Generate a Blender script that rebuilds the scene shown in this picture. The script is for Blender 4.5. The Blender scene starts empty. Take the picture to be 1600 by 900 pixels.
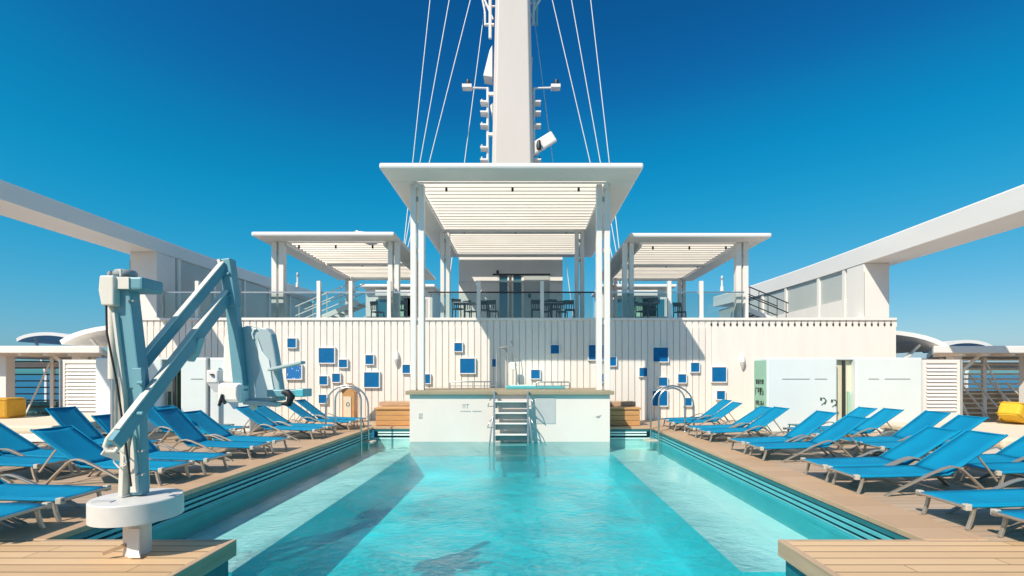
import bpy, bmesh, math, random
from mathutils import Vector, Matrix
random.seed(7)
S = bpy.context.scene
COL = S.collection
R = math.radians
PI = math.pi

# ------------------------------------------------------------------ camera
FPX, HX, HY, CAMH = 780.0, 820.0, 586.0, 1.55      # focal length in photo pixels, vanishing point, eye height
cam = bpy.data.cameras.new('camera'); camo = bpy.data.objects.new('camera', cam); COL.objects.link(camo)
camo.location = (0, 0, CAMH); camo.rotation_euler = (R(90), 0, 0)
cam.sensor_width = 36; cam.lens = 36 * FPX / 1600
cam.shift_x = -(HX - 800) / 1600; cam.shift_y = (HY - 450) / 1600
cam.clip_start = .05; cam.clip_end = 60000
S.camera = camo

def at(px, py, d):            # measured pixel of the photograph at a known distance -> metres
    return Vector(((px - HX) * d / FPX, d, CAMH - (py - HY) * d / FPX))
def ax(px, d): return (px - HX) * d / FPX
def az(py, d): return CAMH - (py - HY) * d / FPX

# ------------------------------------------------------------------ materials
def mat(name, col, rough=.5, metal=0., spec=.5, noise=.0, nscale=3., bump=0., bscale=60., dirt=None, dscale=(1, 1, 1)):
    m = bpy.data.materials.new(name); m.use_nodes = True
    nt = m.node_tree; b = nt.nodes['Principled BSDF']
    b.inputs['Base Color'].default_value = (*col, 1)
    b.inputs['Roughness'].default_value = rough; b.inputs['Metallic'].default_value = metal
    b.inputs['Specular IOR Level'].default_value = spec
    tc = nt.nodes.new('ShaderNodeTexCoord')
    if noise or dirt:
        n = nt.nodes.new('ShaderNodeTexNoise'); n.inputs['Scale'].default_value = nscale; n.inputs['Detail'].default_value = 6
        n.inputs['Roughness'].default_value = .65
        mp = nt.nodes.new('ShaderNodeMapping'); mp.inputs['Scale'].default_value = dscale
        nt.links.new(tc.outputs['Object'], mp.inputs['Vector']); nt.links.new(mp.outputs['Vector'], n.inputs['Vector'])
        cr = nt.nodes.new('ShaderNodeValToRGB')
        c2 = dirt if dirt else tuple(c * (1 - noise) for c in col)
        cr.color_ramp.elements[0].position = .32; cr.color_ramp.elements[0].color = (*c2, 1)
        cr.color_ramp.elements[1].position = .62; cr.color_ramp.elements[1].color = (*col, 1)
        nt.links.new(n.outputs['Fac'], cr.inputs['Fac']); nt.links.new(cr.outputs['Color'], b.inputs['Base Color'])
        mr = nt.nodes.new('ShaderNodeMapRange'); mr.inputs['To Min'].default_value = min(1, rough * 1.25); mr.inputs['To Max'].default_value = rough * .85
        nt.links.new(n.outputs['Fac'], mr.inputs['Value']); nt.links.new(mr.outputs['Result'], b.inputs['Roughness'])
    if bump:
        n2 = nt.nodes.new('ShaderNodeTexNoise'); n2.inputs['Scale'].default_value = bscale; n2.inputs['Detail'].default_value = 3
        nt.links.new(tc.outputs['Object'], n2.inputs['Vector'])
        bp = nt.nodes.new('ShaderNodeBump'); bp.inputs['Strength'].default_value = bump; bp.inputs['Distance'].default_value = .01
        nt.links.new(n2.outputs['Fac'], bp.inputs['Height']); nt.links.new(bp.outputs['Normal'], b.inputs['Normal'])
    return m

def wood(name, c1, c2, pitch, seam=(.05, .035, .025), seamw=.05, along='X', rough=.55, grain=1.0):
    m = bpy.data.materials.new(name); m.use_nodes = True; nt = m.node_tree; N = nt.nodes.new; L = nt.links.new
    b = nt.nodes['Principled BSDF']; b.inputs['Roughness'].default_value = rough
    tc = N('ShaderNodeTexCoord'); sx = N('ShaderNodeSeparateXYZ'); L(tc.outputs['Object'], sx.inputs[0])
    acr, alo = ('Y', 'X') if along == 'X' else ('X', 'Y')
    dv = N('ShaderNodeMath'); dv.operation = 'DIVIDE'; dv.inputs[1].default_value = pitch; L(sx.outputs[acr], dv.inputs[0])
    fl = N('ShaderNodeMath'); fl.operation = 'FLOOR'; L(dv.outputs[0], fl.inputs[0])
    fr = N('ShaderNodeMath'); fr.operation = 'FRACT'; L(dv.outputs[0], fr.inputs[0])
    # boards of finite length: butt joints staggered per row
    wn = N('ShaderNodeTexWhiteNoise'); wn.noise_dimensions = '1D'; L(fl.outputs[0], wn.inputs['W'])
    ad = N('ShaderNodeMath'); ad.operation = 'MULTIPLY_ADD'; ad.inputs[1].default_value = 1 / 3.1
    ofs = N('ShaderNodeMath'); ofs.operation = 'MULTIPLY'; ofs.inputs[1].default_value = 7.; L(wn.outputs['Value'], ofs.inputs[0])
    L(sx.outputs[alo], ad.inputs[0]); L(ofs.outputs[0], ad.inputs[2])
    fl2 = N('ShaderNodeMath'); fl2.operation = 'FLOOR'; L(ad.outputs[0], fl2.inputs[0])
    fr2 = N('ShaderNodeMath'); fr2.operation = 'FRACT'; L(ad.outputs[0], fr2.inputs[0])
    cb = N('ShaderNodeCombineXYZ'); L(fl.outputs[0], cb.inputs[0]); L(fl2.outputs[0], cb.inputs[1])
    wn2 = N('ShaderNodeTexWhiteNoise'); wn2.noise_dimensions = '2D'; L(cb.outputs[0], wn2.inputs['Vector'])
    mp = N('ShaderNodeMapping'); mp.inputs['Scale'].default_value = (1.5, 30, 8) if along == 'X' else (30, 1.5, 8)
    L(tc.outputs['Object'], mp.inputs['Vector'])
    gr = N('ShaderNodeTexNoise'); gr.inputs['Scale'].default_value = 1.6; gr.inputs['Detail'].default_value = 6; L(mp.outputs[0], gr.inputs['Vector'])
    big = N('ShaderNodeTexNoise'); big.inputs['Scale'].default_value = .7; big.inputs['Detail'].default_value = 4; L(tc.outputs['Object'], big.inputs['Vector'])
    s1 = N('ShaderNodeMath'); s1.operation = 'MULTIPLY_ADD'; s1.inputs[1].default_value = .55; L(wn2.outputs['Value'], s1.inputs[0])
    g2 = N('ShaderNodeMath'); g2.operation = 'MULTIPLY'; g2.inputs[1].default_value = .55 * grain; L(gr.outputs['Fac'], g2.inputs[0])
    L(g2.outputs[0], s1.inputs[2])
    s2 = N('ShaderNodeMath'); s2.operation = 'MULTIPLY_ADD'; s2.inputs[1].default_value = .5; L(big.outputs['Fac'], s2.inputs[0]); L(s1.outputs[0], s2.inputs[2])
    s3 = N('ShaderNodeMath'); s3.operation = 'SUBTRACT'; s3.inputs[1].default_value = .3; L(s2.outputs[0], s3.inputs[0])
    mx = N('ShaderNodeMix'); mx.data_type = 'RGBA'; mx.inputs[6].default_value = (*c2, 1); mx.inputs[7].default_value = (*c1, 1); L(s3.outputs[0], mx.inputs[0])
    # seams
    lt = N('ShaderNodeMath'); lt.operation = 'LESS_THAN'; lt.inputs[1].default_value = seamw; L(fr.outputs[0], lt.inputs[0])
    lt2 = N('ShaderNodeMath'); lt2.operation = 'LESS_THAN'; lt2.inputs[1].default_value = .002; L(fr2.outputs[0], lt2.inputs[0])
    mxs = N('ShaderNodeMath'); mxs.operation = 'MAXIMUM'; L(lt.outputs[0], mxs.inputs[0]); L(lt2.outputs[0], mxs.inputs[1])
    m2 = N('ShaderNodeMix'); m2.data_type = 'RGBA'; m2.inputs[7].default_value = (*seam, 1); L(mxs.outputs[0], m2.inputs[0]); L(mx.outputs[2], m2.inputs[6])
    L(m2.outputs[2], b.inputs['Base Color'])
    inv = N('ShaderNodeMath'); inv.operation = 'MULTIPLY_ADD'; inv.inputs[1].default_value = -1; L(mxs.outputs[0], inv.inputs[0]); L(g2.outputs[0], inv.inputs[2])
    bp = N('ShaderNodeBump'); bp.inputs['Strength'].default_value = .4; bp.inputs['Distance'].default_value = .006
    L(inv.outputs[0], bp.inputs['Height']); L(bp.outputs[0], b.inputs['Normal'])
    return m

M = {}
M['white'] = mat('white_paint', (.84, .81, .765), .42, noise=.07, nscale=.9, dscale=(1, 1, .35), bump=.02, bscale=8)
M['wall'] = mat('wall_paint', (.85, .80, .74), .5, noise=.09, nscale=1.3, dscale=(2.2, 1, .25), bump=.02, bscale=5)
M['cool'] = mat('cool_white_gelcoat', (.74, .80, .79), .3, noise=.05, nscale=.8, bump=.015, bscale=3)
M['roof'] = mat('roof_paint', (.85, .83, .80), .35, noise=.06, nscale=.7)
M['slat'] = mat('louvre_paint', (.73, .69, .63), .5, noise=.08, nscale=.8)
M['beam'] = mat('beam_paint', (.84, .815, .78), .35, noise=.08, nscale=.5, dscale=(1, .3, 1))
M['mast'] = mat('mast_paint', (.66, .60, .55), .45, noise=.06, nscale=.5, dscale=(1, 1, .3))
M['teak'] = wood('teak_planks', (.76, .52, .295), (.54, .35, .19), .15, seam=(.09, .05, .028), seamw=.085)
M['coping'] = wood('coping_wood', (.58, .395, .25), (.49, .32, .195), .42, seam=(.36, .24, .16), seamw=.015, along='X', grain=.6)
M['deck'] = wood('deck_planks', (.56, .42, .30), (.44, .31, .21), .15, seam=(.16, .11, .08), seamw=.06, along='X')
M['tubwhite'] = mat('warm_white_tile', (.84, .735, .665), .35, noise=.05, nscale=.8, bump=.015, bscale=4)
M['olive'] = mat('olive_beige_decking', (.38, .31, .205), .6, noise=.12, nscale=2, bump=.05)
M['edge'] = mat('teak_edge', (.55, .38, .24), .5, noise=.25, nscale=4, dscale=(1, .2, 4), bump=.1)
M['orange'] = mat('varnished_wood', (.62, .33, .13), .4, noise=.22, nscale=3, dscale=(.6, 1, 7), bump=.05)
M['steel'] = mat('brushed_steel', (.62, .62, .60), .28, metal=1., noise=.12, nscale=9)
M['alu'] = mat('champagne_aluminium', (.50, .44, .36), .38, metal=.6, noise=.12, nscale=7)
M['caps'] = mat('ivory_plastic', (.58, .53, .45), .4, noise=.1, nscale=9)
M['panel'] = mat('blue_panel', (.003, .14, .36), .5, spec=.2, noise=.12, nscale=5)
M['teal'] = mat('teal_tile_and_shade', (.012, .17, .20), .35, noise=.25, nscale=6)
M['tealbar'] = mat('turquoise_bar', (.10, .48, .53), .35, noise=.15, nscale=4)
M['poollight'] = mat('pool_ledge_paint', (.72, .91, .89), .6, noise=.08, nscale=1.2)
M['poolwall'] = mat('pool_wall_tile', (.03, .46, .53), .4, noise=.12, nscale=2)
M['pooldeep'] = mat('pool_deep_paint', (.010, .84, .92), .6, noise=.12, nscale=1.1)
M['liftshade'] = mat('lift_shade_teal', (.155, .355, .42), .38, noise=.10, nscale=3)  # shade on the lift's broad faces, put into the paint colour
M['liftlit'] = mat('lift_sunlit_cream', (.74, .70, .62), .4, noise=.08, nscale=4)  # sunlight on the lift's top and left faces, put into the paint colour
M['liftbase'] = mat('off_white_base', (.70, .68, .65), .42, noise=.10, nscale=3, bump=.03, bscale=30)
M['shell'] = mat('grey_shell', (.42, .52, .54), .4, noise=.08, nscale=3)
M['grey'] = mat('grey_paint', (.34, .36, .36), .5, noise=.12, nscale=3)
M['dark'] = mat('dark_metal', (.035, .04, .042), .45, noise=.2, nscale=6)
M['black'] = mat('black_rubber', (.012, .013, .016), .6)
M['yellow'] = mat('yellow_fabric', (.75, .46, .03), .8, noise=.12, nscale=9, bump=.2, bscale=150)
M['ochre'] = mat('ochre_fabric', (.62, .33, .03), .8, noise=.15, nscale=9, bump=.2, bscale=150)
M['cream'] = mat('cream_cushion', (.78, .66, .50), .8, noise=.07, nscale=4, bump=.15, bscale=90)
M['green'] = mat('pale_green_paint', (.36, .62, .46), .5, noise=.08)
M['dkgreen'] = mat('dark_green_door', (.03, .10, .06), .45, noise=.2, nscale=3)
M['ivory'] = mat('ivory_lining', (.72, .70, .52), .5, noise=.06)
M['glyph'] = mat('black_lettering', (.03, .06, .05), .5)
M['slot'] = mat('dark_slot', (.05, .05, .05), .7)
M['rubgrey'] = mat('vent_grey', (.52, .52, .51), .5, noise=.05)

def fabric():
    m = bpy.data.materials.new('blue_sling_mesh'); m.use_nodes = True; nt = m.node_tree; N = nt.nodes.new; L = nt.links.new
    b = nt.nodes['Principled BSDF']; b.inputs['Roughness'].default_value = .7; b.inputs['Specular IOR Level'].default_value = .15
    tc = N('ShaderNodeTexCoord')
    n = N('ShaderNodeTexNoise'); n.inputs['Scale'].default_value = 3.5; n.inputs['Detail'].default_value = 5; L(tc.outputs['Object'], n.inputs['Vector'])
    oi = N('ShaderNodeObjectInfo')
    a = N('ShaderNodeMath'); a.operation = 'MULTIPLY_ADD'; a.inputs[1].default_value = .5; L(oi.outputs['Random'], a.inputs[0]); L(n.outputs['Fac'], a.inputs[2])
    cr = N('ShaderNodeValToRGB'); cr.color_ramp.elements[0].position = .3; cr.color_ramp.elements[0].color = (.002, .20, .385, 1)
    cr.color_ramp.elements[1].position = 1.; cr.color_ramp.elements[1].color = (.003, .262, .455, 1)
    L(a.outputs[0], cr.inputs['Fac']); L(cr.outputs['Color'], b.inputs['Base Color'])
    w = N('ShaderNodeTexWave'); w.inputs['Scale'].default_value = 60; w.bands_direction = 'Y'; L(tc.outputs['Object'], w.inputs['Vector'])
    w2 = N('ShaderNodeTexWave'); w2.inputs['Scale'].default_value = 60; w2.bands_direction = 'X'; L(tc.outputs['Object'], w2.inputs['Vector'])
    s = N('ShaderNodeMath'); s.operation = 'ADD'; L(w.outputs['Fac'], s.inputs[0]); L(w2.outputs['Fac'], s.inputs[1])
    bp = N('ShaderNodeBump'); bp.inputs['Strength'].default_value = .25; bp.inputs['Distance'].default_value = .002
    L(s.outputs[0], bp.inputs['Height']); L(bp.outputs[0], b.inputs['Normal'])
    return m
M['fabric'] = fabric()

def speckle():
    m = bpy.data.materials.new('blue_speckled_panel'); m.use_nodes = True; nt = m.node_tree; N = nt.nodes.new; L = nt.links.new
    b = nt.nodes['Principled BSDF']; b.inputs['Roughness'].default_value = .5
    tc = N('ShaderNodeTexCoord'); n = N('ShaderNodeTexVoronoi'); n.inputs['Scale'].default_value = 14; L(tc.outputs['Object'], n.inputs['Vector'])
    cr = N('ShaderNodeValToRGB'); cr.color_ramp.interpolation = 'CONSTANT'
    cr.color_ramp.elements[0].color = (.65, .78, .85, 1); cr.color_ramp.elements[1].position = .22; cr.color_ramp.elements[1].color = (.012, .17, .47, 1)
    L(n.outputs['Distance'], cr.inputs['Fac']); L(cr.outputs['Color'], b.inputs['Base Color'])
    return m
M['speckle'] = speckle()

def glass(name, tint, refl=.5):
    m = bpy.data.materials.new(name); m.use_nodes = True; nt = m.node_tree; N = nt.nodes.new; L = nt.links.new
    nt.nodes.remove(nt.nodes['Principled BSDF']); out = nt.nodes['Material Output']
    t = N('ShaderNodeBsdfTransparent'); t.inputs[0].default_value = (*tint, 1)
    g = N('ShaderNodeBsdfGlossy'); g.inputs['Roughness'].default_value = .03
    f = N('ShaderNodeFresnel'); f.inputs['IOR'].default_value = 1.5
    mx = N('ShaderNodeMixShader'); L(f.outputs[0], mx.inputs[0]); L(t.outputs[0], mx.inputs[1]); L(g.outputs[0], mx.inputs[2]); L(mx.outputs[0], out.inputs[0])
    return m
M['glass'] = glass('clear_glass', (.80, .88, .88))
M['tint'] = mat('frosted_grey_glass', (.50, .54, .52), .22, noise=.08, nscale=.8)
M['blueglass'] = mat('dark_blue_glass', (.02, .16, .25), .06, spec=.9)

def water():
    m = bpy.data.materials.new('pool_water'); m.use_nodes = True; nt = m.node_tree; N = nt.nodes.new; L = nt.links.new
    nt.nodes.remove(nt.nodes['Principled BSDF']); out = nt.nodes['Material Output']
    tc = N('ShaderNodeTexCoord')
    n1 = N('ShaderNodeTexNoise'); n1.inputs['Scale'].default_value = 2.6; n1.inputs['Detail'].default_value = 3; n1.inputs['Distortion'].default_value = 1.0
    n2 = N('ShaderNodeTexNoise'); n2.inputs['Scale'].default_value = 11; n2.inputs['Detail'].default_value = 6; n2.inputs['Roughness'].default_value = .65; n2.inputs['Distortion'].default_value = .8
    L(tc.outputs['Object'], n1.inputs['Vector']); L(tc.outputs['Object'], n2.inputs['Vector'])
    # the jets in the middle stir the surface; the side shelves lie calm
    sx = N('ShaderNodeSeparateXYZ'); L(tc.outputs['Object'], sx.inputs[0])
    ab = N('ShaderNodeMath'); ab.operation = 'ADD'; ab.inputs[1].default_value = .42; L(sx.outputs['X'], ab.inputs[0])
    aa = N('ShaderNodeMath'); aa.operation = 'ABSOLUTE'; L(ab.outputs[0], aa.inputs[0])
    mr = N('ShaderNodeMapRange'); mr.inputs['From Min'].default_value = 2.2; mr.inputs['From Max'].default_value = 3.2
    mr.inputs['To Min'].default_value = 1.; mr.inputs['To Max'].default_value = .12; L(aa.outputs[0], mr.inputs['Value'])
    s = N('ShaderNodeMath'); s.operation = 'MULTIPLY_ADD'; s.inputs[1].default_value = .7; L(n2.outputs['Fac'], s.inputs[0]); L(n1.outputs['Fac'], s.inputs[2])
    n3 = N('ShaderNodeTexNoise'); n3.inputs['Scale'].default_value = .55; n3.inputs['Detail'].default_value = 2; L(tc.outputs['Object'], n3.inputs['Vector'])
    r3 = N('ShaderNodeMapRange'); r3.inputs['From Min'].default_value = .38; r3.inputs['From Max'].default_value = .62; r3.inputs['To Min'].default_value = .35; r3.inputs['To Max'].default_value = 1.4; L(n3.outputs['Fac'], r3.inputs['Value'])
    h0 = N('ShaderNodeMath'); h0.operation = 'MULTIPLY'; L(s.outputs[0], h0.inputs[0]); L(r3.outputs['Result'], h0.inputs[1])
    hm = N('ShaderNodeMath'); hm.operation = 'MULTIPLY'; L(h0.outputs[0], hm.inputs[0]); L(mr.outputs['Result'], hm.inputs[1])
    bp = N('ShaderNodeBump'); bp.inputs['Strength'].default_value = 1.; bp.inputs['Distance'].default_value = .05; L(hm.outputs[0], bp.inputs['Height'])
    lw = N('ShaderNodeLayerWeight'); lw.inputs['Blend'].default_value = .5
    cr = N('ShaderNodeValToRGB')
    cr.color_ramp.elements[0].position = .05; cr.color_ramp.elements[0].color = (1., 1., 1., 1)
    cr.color_ramp.elements[1].position = .95; cr.color_ramp.elements[1].color = (.46, .935, .96, 1)
    L(lw.outputs['Facing'], cr.inputs['Fac'])
    t = N('ShaderNodeBsdfTransparent'); L(cr.outputs['Color'], t.inputs[0])
    g = N('ShaderNodeBsdfGlossy'); g.inputs['Roughness'].default_value = .04; L(bp.outputs[0], g.inputs['Normal'])
    f = N('ShaderNodeFresnel'); f.inputs['IOR'].default_value = 1.27; L(bp.outputs[0], f.inputs['Normal'])
    # light scattered back by the stirred deep water
    df = N('ShaderNodeBsdfDiffuse'); df.inputs[0].default_value = (.004, .66, .76, 1)
    bp2 = N('ShaderNodeBump'); bp2.inputs['Strength'].default_value = 1.; bp2.inputs['Distance'].default_value = .10; L(hm.outputs[0], bp2.inputs['Height']); L(bp2.outputs[0], lw.inputs['Normal']); L(bp2.outputs[0], df.inputs['Normal'])
    tm = N('ShaderNodeMath'); tm.operation = 'MULTIPLY'; tm.inputs[1].default_value = .20; L(mr.outputs['Result'], tm.inputs[0])
    m0 = N('ShaderNodeMixShader'); L(tm.outputs[0], m0.inputs[0]); L(t.outputs[0], m0.inputs[1]); L(df.outputs[0], m0.inputs[2])
    mx = N('ShaderNodeMixShader'); L(f.outputs[0], mx.inputs[0]); L(m0.outputs[0], mx.inputs[1]); L(g.outputs[0], mx.inputs[2]); L(mx.outputs[0], out.inputs[0])
    return m
M['water'] = water()

def sea():
    m = mat('sea_water', (.003, .07, .17), .25)
    nt = m.node_tree; N = nt.nodes.new; L = nt.links.new; b = nt.nodes['Principled BSDF']
    tc = N('ShaderNodeTexCoord'); n = N('ShaderNodeTexNoise'); n.inputs['Scale'].default_value = .12; n.inputs['Detail'].default_value = 8
    L(tc.outputs['Object'], n.inputs['Vector'])
    bp = N('ShaderNodeBump'); bp.inputs['Strength'].default_value = .6; bp.inputs['Distance'].default_value = 1.5; L(n.outputs['Fac'], bp.inputs['Height']); L(bp.outputs[0], b.inputs['Normal'])
    return m
M['sea'] = sea()

# ------------------------------------------------------------------ mesh builder
class MB:
    def __init__(s): s.v = []; s.f = []; s.mi = []; s.mats = []; s.sm = []
    def _m(s, m):
        m = M[m] if isinstance(m, str) else m
        if m not in s.mats: s.mats.append(m)
        return s.mats.index(m)
    def add(s, vs, fs, m, smooth=False):
        o = len(s.v); i = s._m(m)
        s.v += [tuple(v) for v in vs]
        for f in fs: s.f.append([o + k for k in f]); s.mi.append(i); s.sm.append(smooth)
    def box(s, x0, x1, y0, y1, z0, z1, m):
        x0, x1 = min(x0, x1), max(x0, x1); y0, y1 = min(y0, y1), max(y0, y1); z0, z1 = min(z0, z1), max(z0, z1)
        vs = [(x, y, z) for z in (z0, z1) for y in (y0, y1) for x in (x0, x1)]
        s.add(vs, [(0, 2, 3, 1), (4, 5, 7, 6), (0, 1, 5, 4), (1, 3, 7, 5), (3, 2, 6, 7), (2, 0, 4, 6)], m)
    def bar(s, a, b, w, h, m, up=(0, 0, 1)):       # box beam from a to b; h measured along up
        a = Vector(a); b = Vector(b); d = (b - a).normalized(); up = Vector(up)
        if abs(d.dot(up)) > .99: up = Vector((0, 1, 0))
        sd = d.cross(up).normalized(); u = sd.cross(d).normalized()
        vs = [p + sd * i * w / 2 + u * j * h / 2 for p in (a, b) for i, j in ((-1, -1), (1, -1), (1, 1), (-1, 1))]
        s.add(vs, [(3, 2, 1, 0), (4, 5, 6, 7), (0, 1, 5, 4), (1, 2, 6, 5), (2, 3, 7, 6), (3, 0, 4, 7)], m)
    def tube(s, pts, r, m, n=8, closed=False, w=None):   # round tube; w: flat oval half width sideways
        pts = [Vector(p) for p in pts]; rings = []
        side = None
        for i, p in enumerate(pts):
            d = (pts[min(i + 1, len(pts) - 1)] - pts[max(i - 1, 0)]).normalized()
            if side is None:
                ref = Vector((0, 0, 1)) if abs(d.z) < .9 else Vector((0, 1, 0))
                side = d.cross(ref).normalized()
            side = (side - d * side.dot(d)).normalized(); u = side.cross(d)
            rr = r[i] if isinstance(r, (list, tuple)) else r
            rings.append([p + side * math.cos(2 * PI * k / n) * (w or rr) + u * math.sin(2 * PI * k / n) * rr for k in range(n)])
        vs = [v for g in rings for v in g]; fs = []
        for i in range(len(pts) - 1):
            for k in range(n): fs.append((i * n + k, i * n + (k + 1) % n, (i + 1) * n + (k + 1) % n, (i + 1) * n + k))
        s.add(vs, fs, m, True)
        o = (len(pts) - 1) * n
        s.add(rings[0], [tuple(range(n))[::-1]], m); s.add(rings[-1], [tuple(range(n))], m)
    def strip(s, pts, w, t, m, axis=(0, 1, 0)):          # flat bar following a path; width along axis, thickness t
        pts = [Vector(p) for p in pts]; ax_ = Vector(axis); vs = []
        for i, p in enumerate(pts):
            d = (pts[min(i + 1, len(pts) - 1)] - pts[max(i - 1, 0)]).normalized(); u = ax_.cross(d).normalized()
            vs += [p + ax_ * w / 2 + u * t / 2, p - ax_ * w / 2 + u * t / 2, p - ax_ * w / 2 - u * t / 2, p + ax_ * w / 2 - u * t / 2]
        fs = []
        for i in range(len(pts) - 1):
            for k in range(4): fs.append((i * 4 + k, i * 4 + (k + 1) % 4, i * 4 + 4 + (k + 1) % 4, i * 4 + 4 + k))
        fs += [(3, 2, 1, 0), tuple(len(vs) - 4 + k for k in range(4))]
        s.add(vs, fs, m)
    def lathe(s, prof, c, m, n=48, hard=False):
        if hard:
            for p0, p1 in zip(prof, prof[1:]):
                vs = [(c[0] + r * math.cos(2 * PI * k / n), c[1] + r * math.sin(2 * PI * k / n), c[2] + z) for r, z in (p0, p1) for k in range(n)]
                s.add(vs, [(k, (k + 1) % n, n + (k + 1) % n, n + k) for k in range(n)], m, True)
            vs = [(c[0] + prof[0][0] * math.cos(2 * PI * k / n), c[1] + prof[0][0] * math.sin(2 * PI * k / n), c[2] + prof[0][1]) for k in range(n)]
            s.add(vs, [tuple(range(n))[::-1]], m); return
        vs = [(c[0] + r * math.cos(2 * PI * k / n), c[1] + r * math.sin(2 * PI * k / n), c[2] + z) for r, z in prof for k in range(n)]
        fs = []
        for i in range(len(prof) - 1):
            for k in range(n): fs.append((i * n + k, i * n + (k + 1) % n, (i + 1) * n + (k + 1) % n, (i + 1) * n + k))
        s.add(vs, fs, m, True)
        s.add([vs[k] for k in range(n)], [tuple(range(n))[::-1]], m)
        s.add([vs[(len(prof) - 1) * n + k] for k in range(n)], [tuple(range(n))], m)
    def prism(s, poly, vec, m):                           # 3-D polygon swept by vec
        vec = Vector(vec); n = len(poly); vs = [Vector(p) for p in poly] + [Vector(p) + vec for p in poly]
        fs = [tuple(range(n))[::-1], tuple(range(n, 2 * n))] + [(k, (k + 1) % n, n + (k + 1) % n, n + k) for k in range(n)]
        s.add(vs, fs, m)
    def quad(s, pts, m): s.add(pts, [tuple(range(len(pts)))], m)
    def build(s, name, parent=None, bevel=0, loc=None):
        me = bpy.data.meshes.new(name); me.from_pydata(s.v, [], s.f)
        for m in s.mats: me.materials.append(m)
        for p, i, sm in zip(me.polygons, s.mi, s.sm): p.material_index = i; p.use_smooth = sm
        bm = bmesh.new(); bm.from_mesh(me); bmesh.ops.recalc_face_normals(bm, faces=bm.faces); bm.to_mesh(me); bm.free()
        o = bpy.data.objects.new(name, me); COL.objects.link(o)
        if parent: o.parent = parent
        if loc: o.location = loc
        if bevel:
            b = o.modifiers.new('bevel', 'BEVEL'); b.width = bevel; b.segments = 2; b.limit_method = 'ANGLE'; b.angle_limit = R(40); b.harden_normals = False
        return o

def tag(o, label=None, cat=None, group=None, kind=None):
    if label: o['label'] = label
    if cat: o['category'] = cat
    if group: o['group'] = group
    if kind: o['kind'] = kind
    return o
def empty(name, loc=(0, 0, 0), rz=0, label=None, cat=None, group=None):
    o = bpy.data.objects.new(name, None); COL.objects.link(o); o.location = loc; o.rotation_euler = (0, 0, rz); o['kind'] = 'thing'
    o.empty_display_size = .2
    return tag(o, label, cat, group)
def kids(o): return [c for c in bpy.data.objects if c.parent == o]
def dup(o, parent=None):
    ch = kids(o)
    c = o.copy(); COL.objects.link(c)
    if parent: c.parent = parent
    for k in ch: dup(k, c)
    return c

# ------------------------------------------------------------------ world and sun
SUNDIR = Vector((.78, 1.0, -1.27)).normalized()     # the way the light travels
EL = math.asin(-SUNDIR.z)
w = bpy.data.worlds.new('World'); S.world = w; w.use_nodes = True; nt = w.node_tree
sky = nt.nodes.new('ShaderNodeTexSky'); sky.sky_type = 'NISHITA'; sky.sun_disc = False
sky.sun_elevation = EL; sky.sun_rotation = math.atan2(-SUNDIR.x, -SUNDIR.y) % (2 * PI)
sky.altitude = 0; sky.air_density = 1.0; sky.dust_density = 1.0; sky.ozone_density = 4.0
sep = nt.nodes.new('ShaderNodeSeparateColor'); comb = nt.nodes.new('ShaderNodeCombineColor'); nt.links.new(sky.outputs[0], sep.inputs[0])
SKYC = (((0, 0), (.09, .0036), (.14, .006), (.22, .045), (.34, .143), (.46, .277), (1., .80)),         # the deep polarised blue of the photograph's sky
        ((0, 0), (.12, .060), (.164, .108), (.19, .160), (.239, .226), (.36, .315), (.522, .413), (.609, .487), (1., .80)),
        ((0, 0), (.25, .215), (.308, .302), (.353, .372), (.427, .4545), (.67, .581), (1., .80)))
for ci, pts in enumerate(SKYC):
    a_ = nt.nodes.new('ShaderNodeMath'); a_.operation = 'MULTIPLY'; a_.inputs[1].default_value = .1; nt.links.new(sep.outputs[ci], a_.inputs[0])
    fc = nt.nodes.new('ShaderNodeFloatCurve'); cv = fc.mapping.curves[0]
    cv.points[0].location = pts[0]; cv.points[1].location = pts[-1]
    for p_ in pts[1:-1]: cv.points.new(*p_)
    fc.mapping.extend = 'EXTRAPOLATED'; fc.mapping.update(); nt.links.new(a_.outputs[0], fc.inputs['Value'])
    g_ = nt.nodes.new('ShaderNodeMath'); g_.operation = 'MULTIPLY'; g_.inputs[1].default_value = 10.; nt.links.new(fc.outputs[0], g_.inputs[0]); nt.links.new(g_.outputs[0], comb.inputs[ci])
gm = nt.nodes.new('ShaderNodeMath'); gm.operation = 'MULTIPLY'; gm.inputs[1].default_value = 1.12; bmx = nt.nodes.new('ShaderNodeMath'); bmx.operation = 'MAXIMUM'
nt.links.new(comb.inputs[1].links[0].from_socket, gm.inputs[0]); nt.links.new(comb.inputs[2].links[0].from_socket, bmx.inputs[0]); nt.links.new(gm.outputs[0], bmx.inputs[1]); nt.links.new(bmx.outputs[0], comb.inputs[2])
nt.links.new(comb.outputs[0], nt.nodes['Background'].inputs[0]); nt.nodes['Background'].inputs[1].default_value = .113
sl = bpy.data.lights.new('sun', 'SUN'); sl.energy = 4.65; sl.angle = R(.5); sl.color = (1., .90, .76)
so = bpy.data.objects.new('sun', sl); COL.objects.link(so); so.rotation_euler = SUNDIR.to_track_quat('-Z', 'Y').to_euler(); so.location = (-20, -25, 40)
S.view_settings.view_transform = 'Standard'; S.view_settings.look = 'None'; S.view_settings.gamma = 1; S.view_settings.use_curve_mapping = False
S.view_settings.exposure = .18
S.cycles.diffuse_bounces = 8
S.cycles.max_bounces = 10; S.cycles.transparent_max_bounces = 16; S.cycles.use_denoising = True
S.cycles.caustics_reflective = False; S.cycles.caustics_refractive = False

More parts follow.
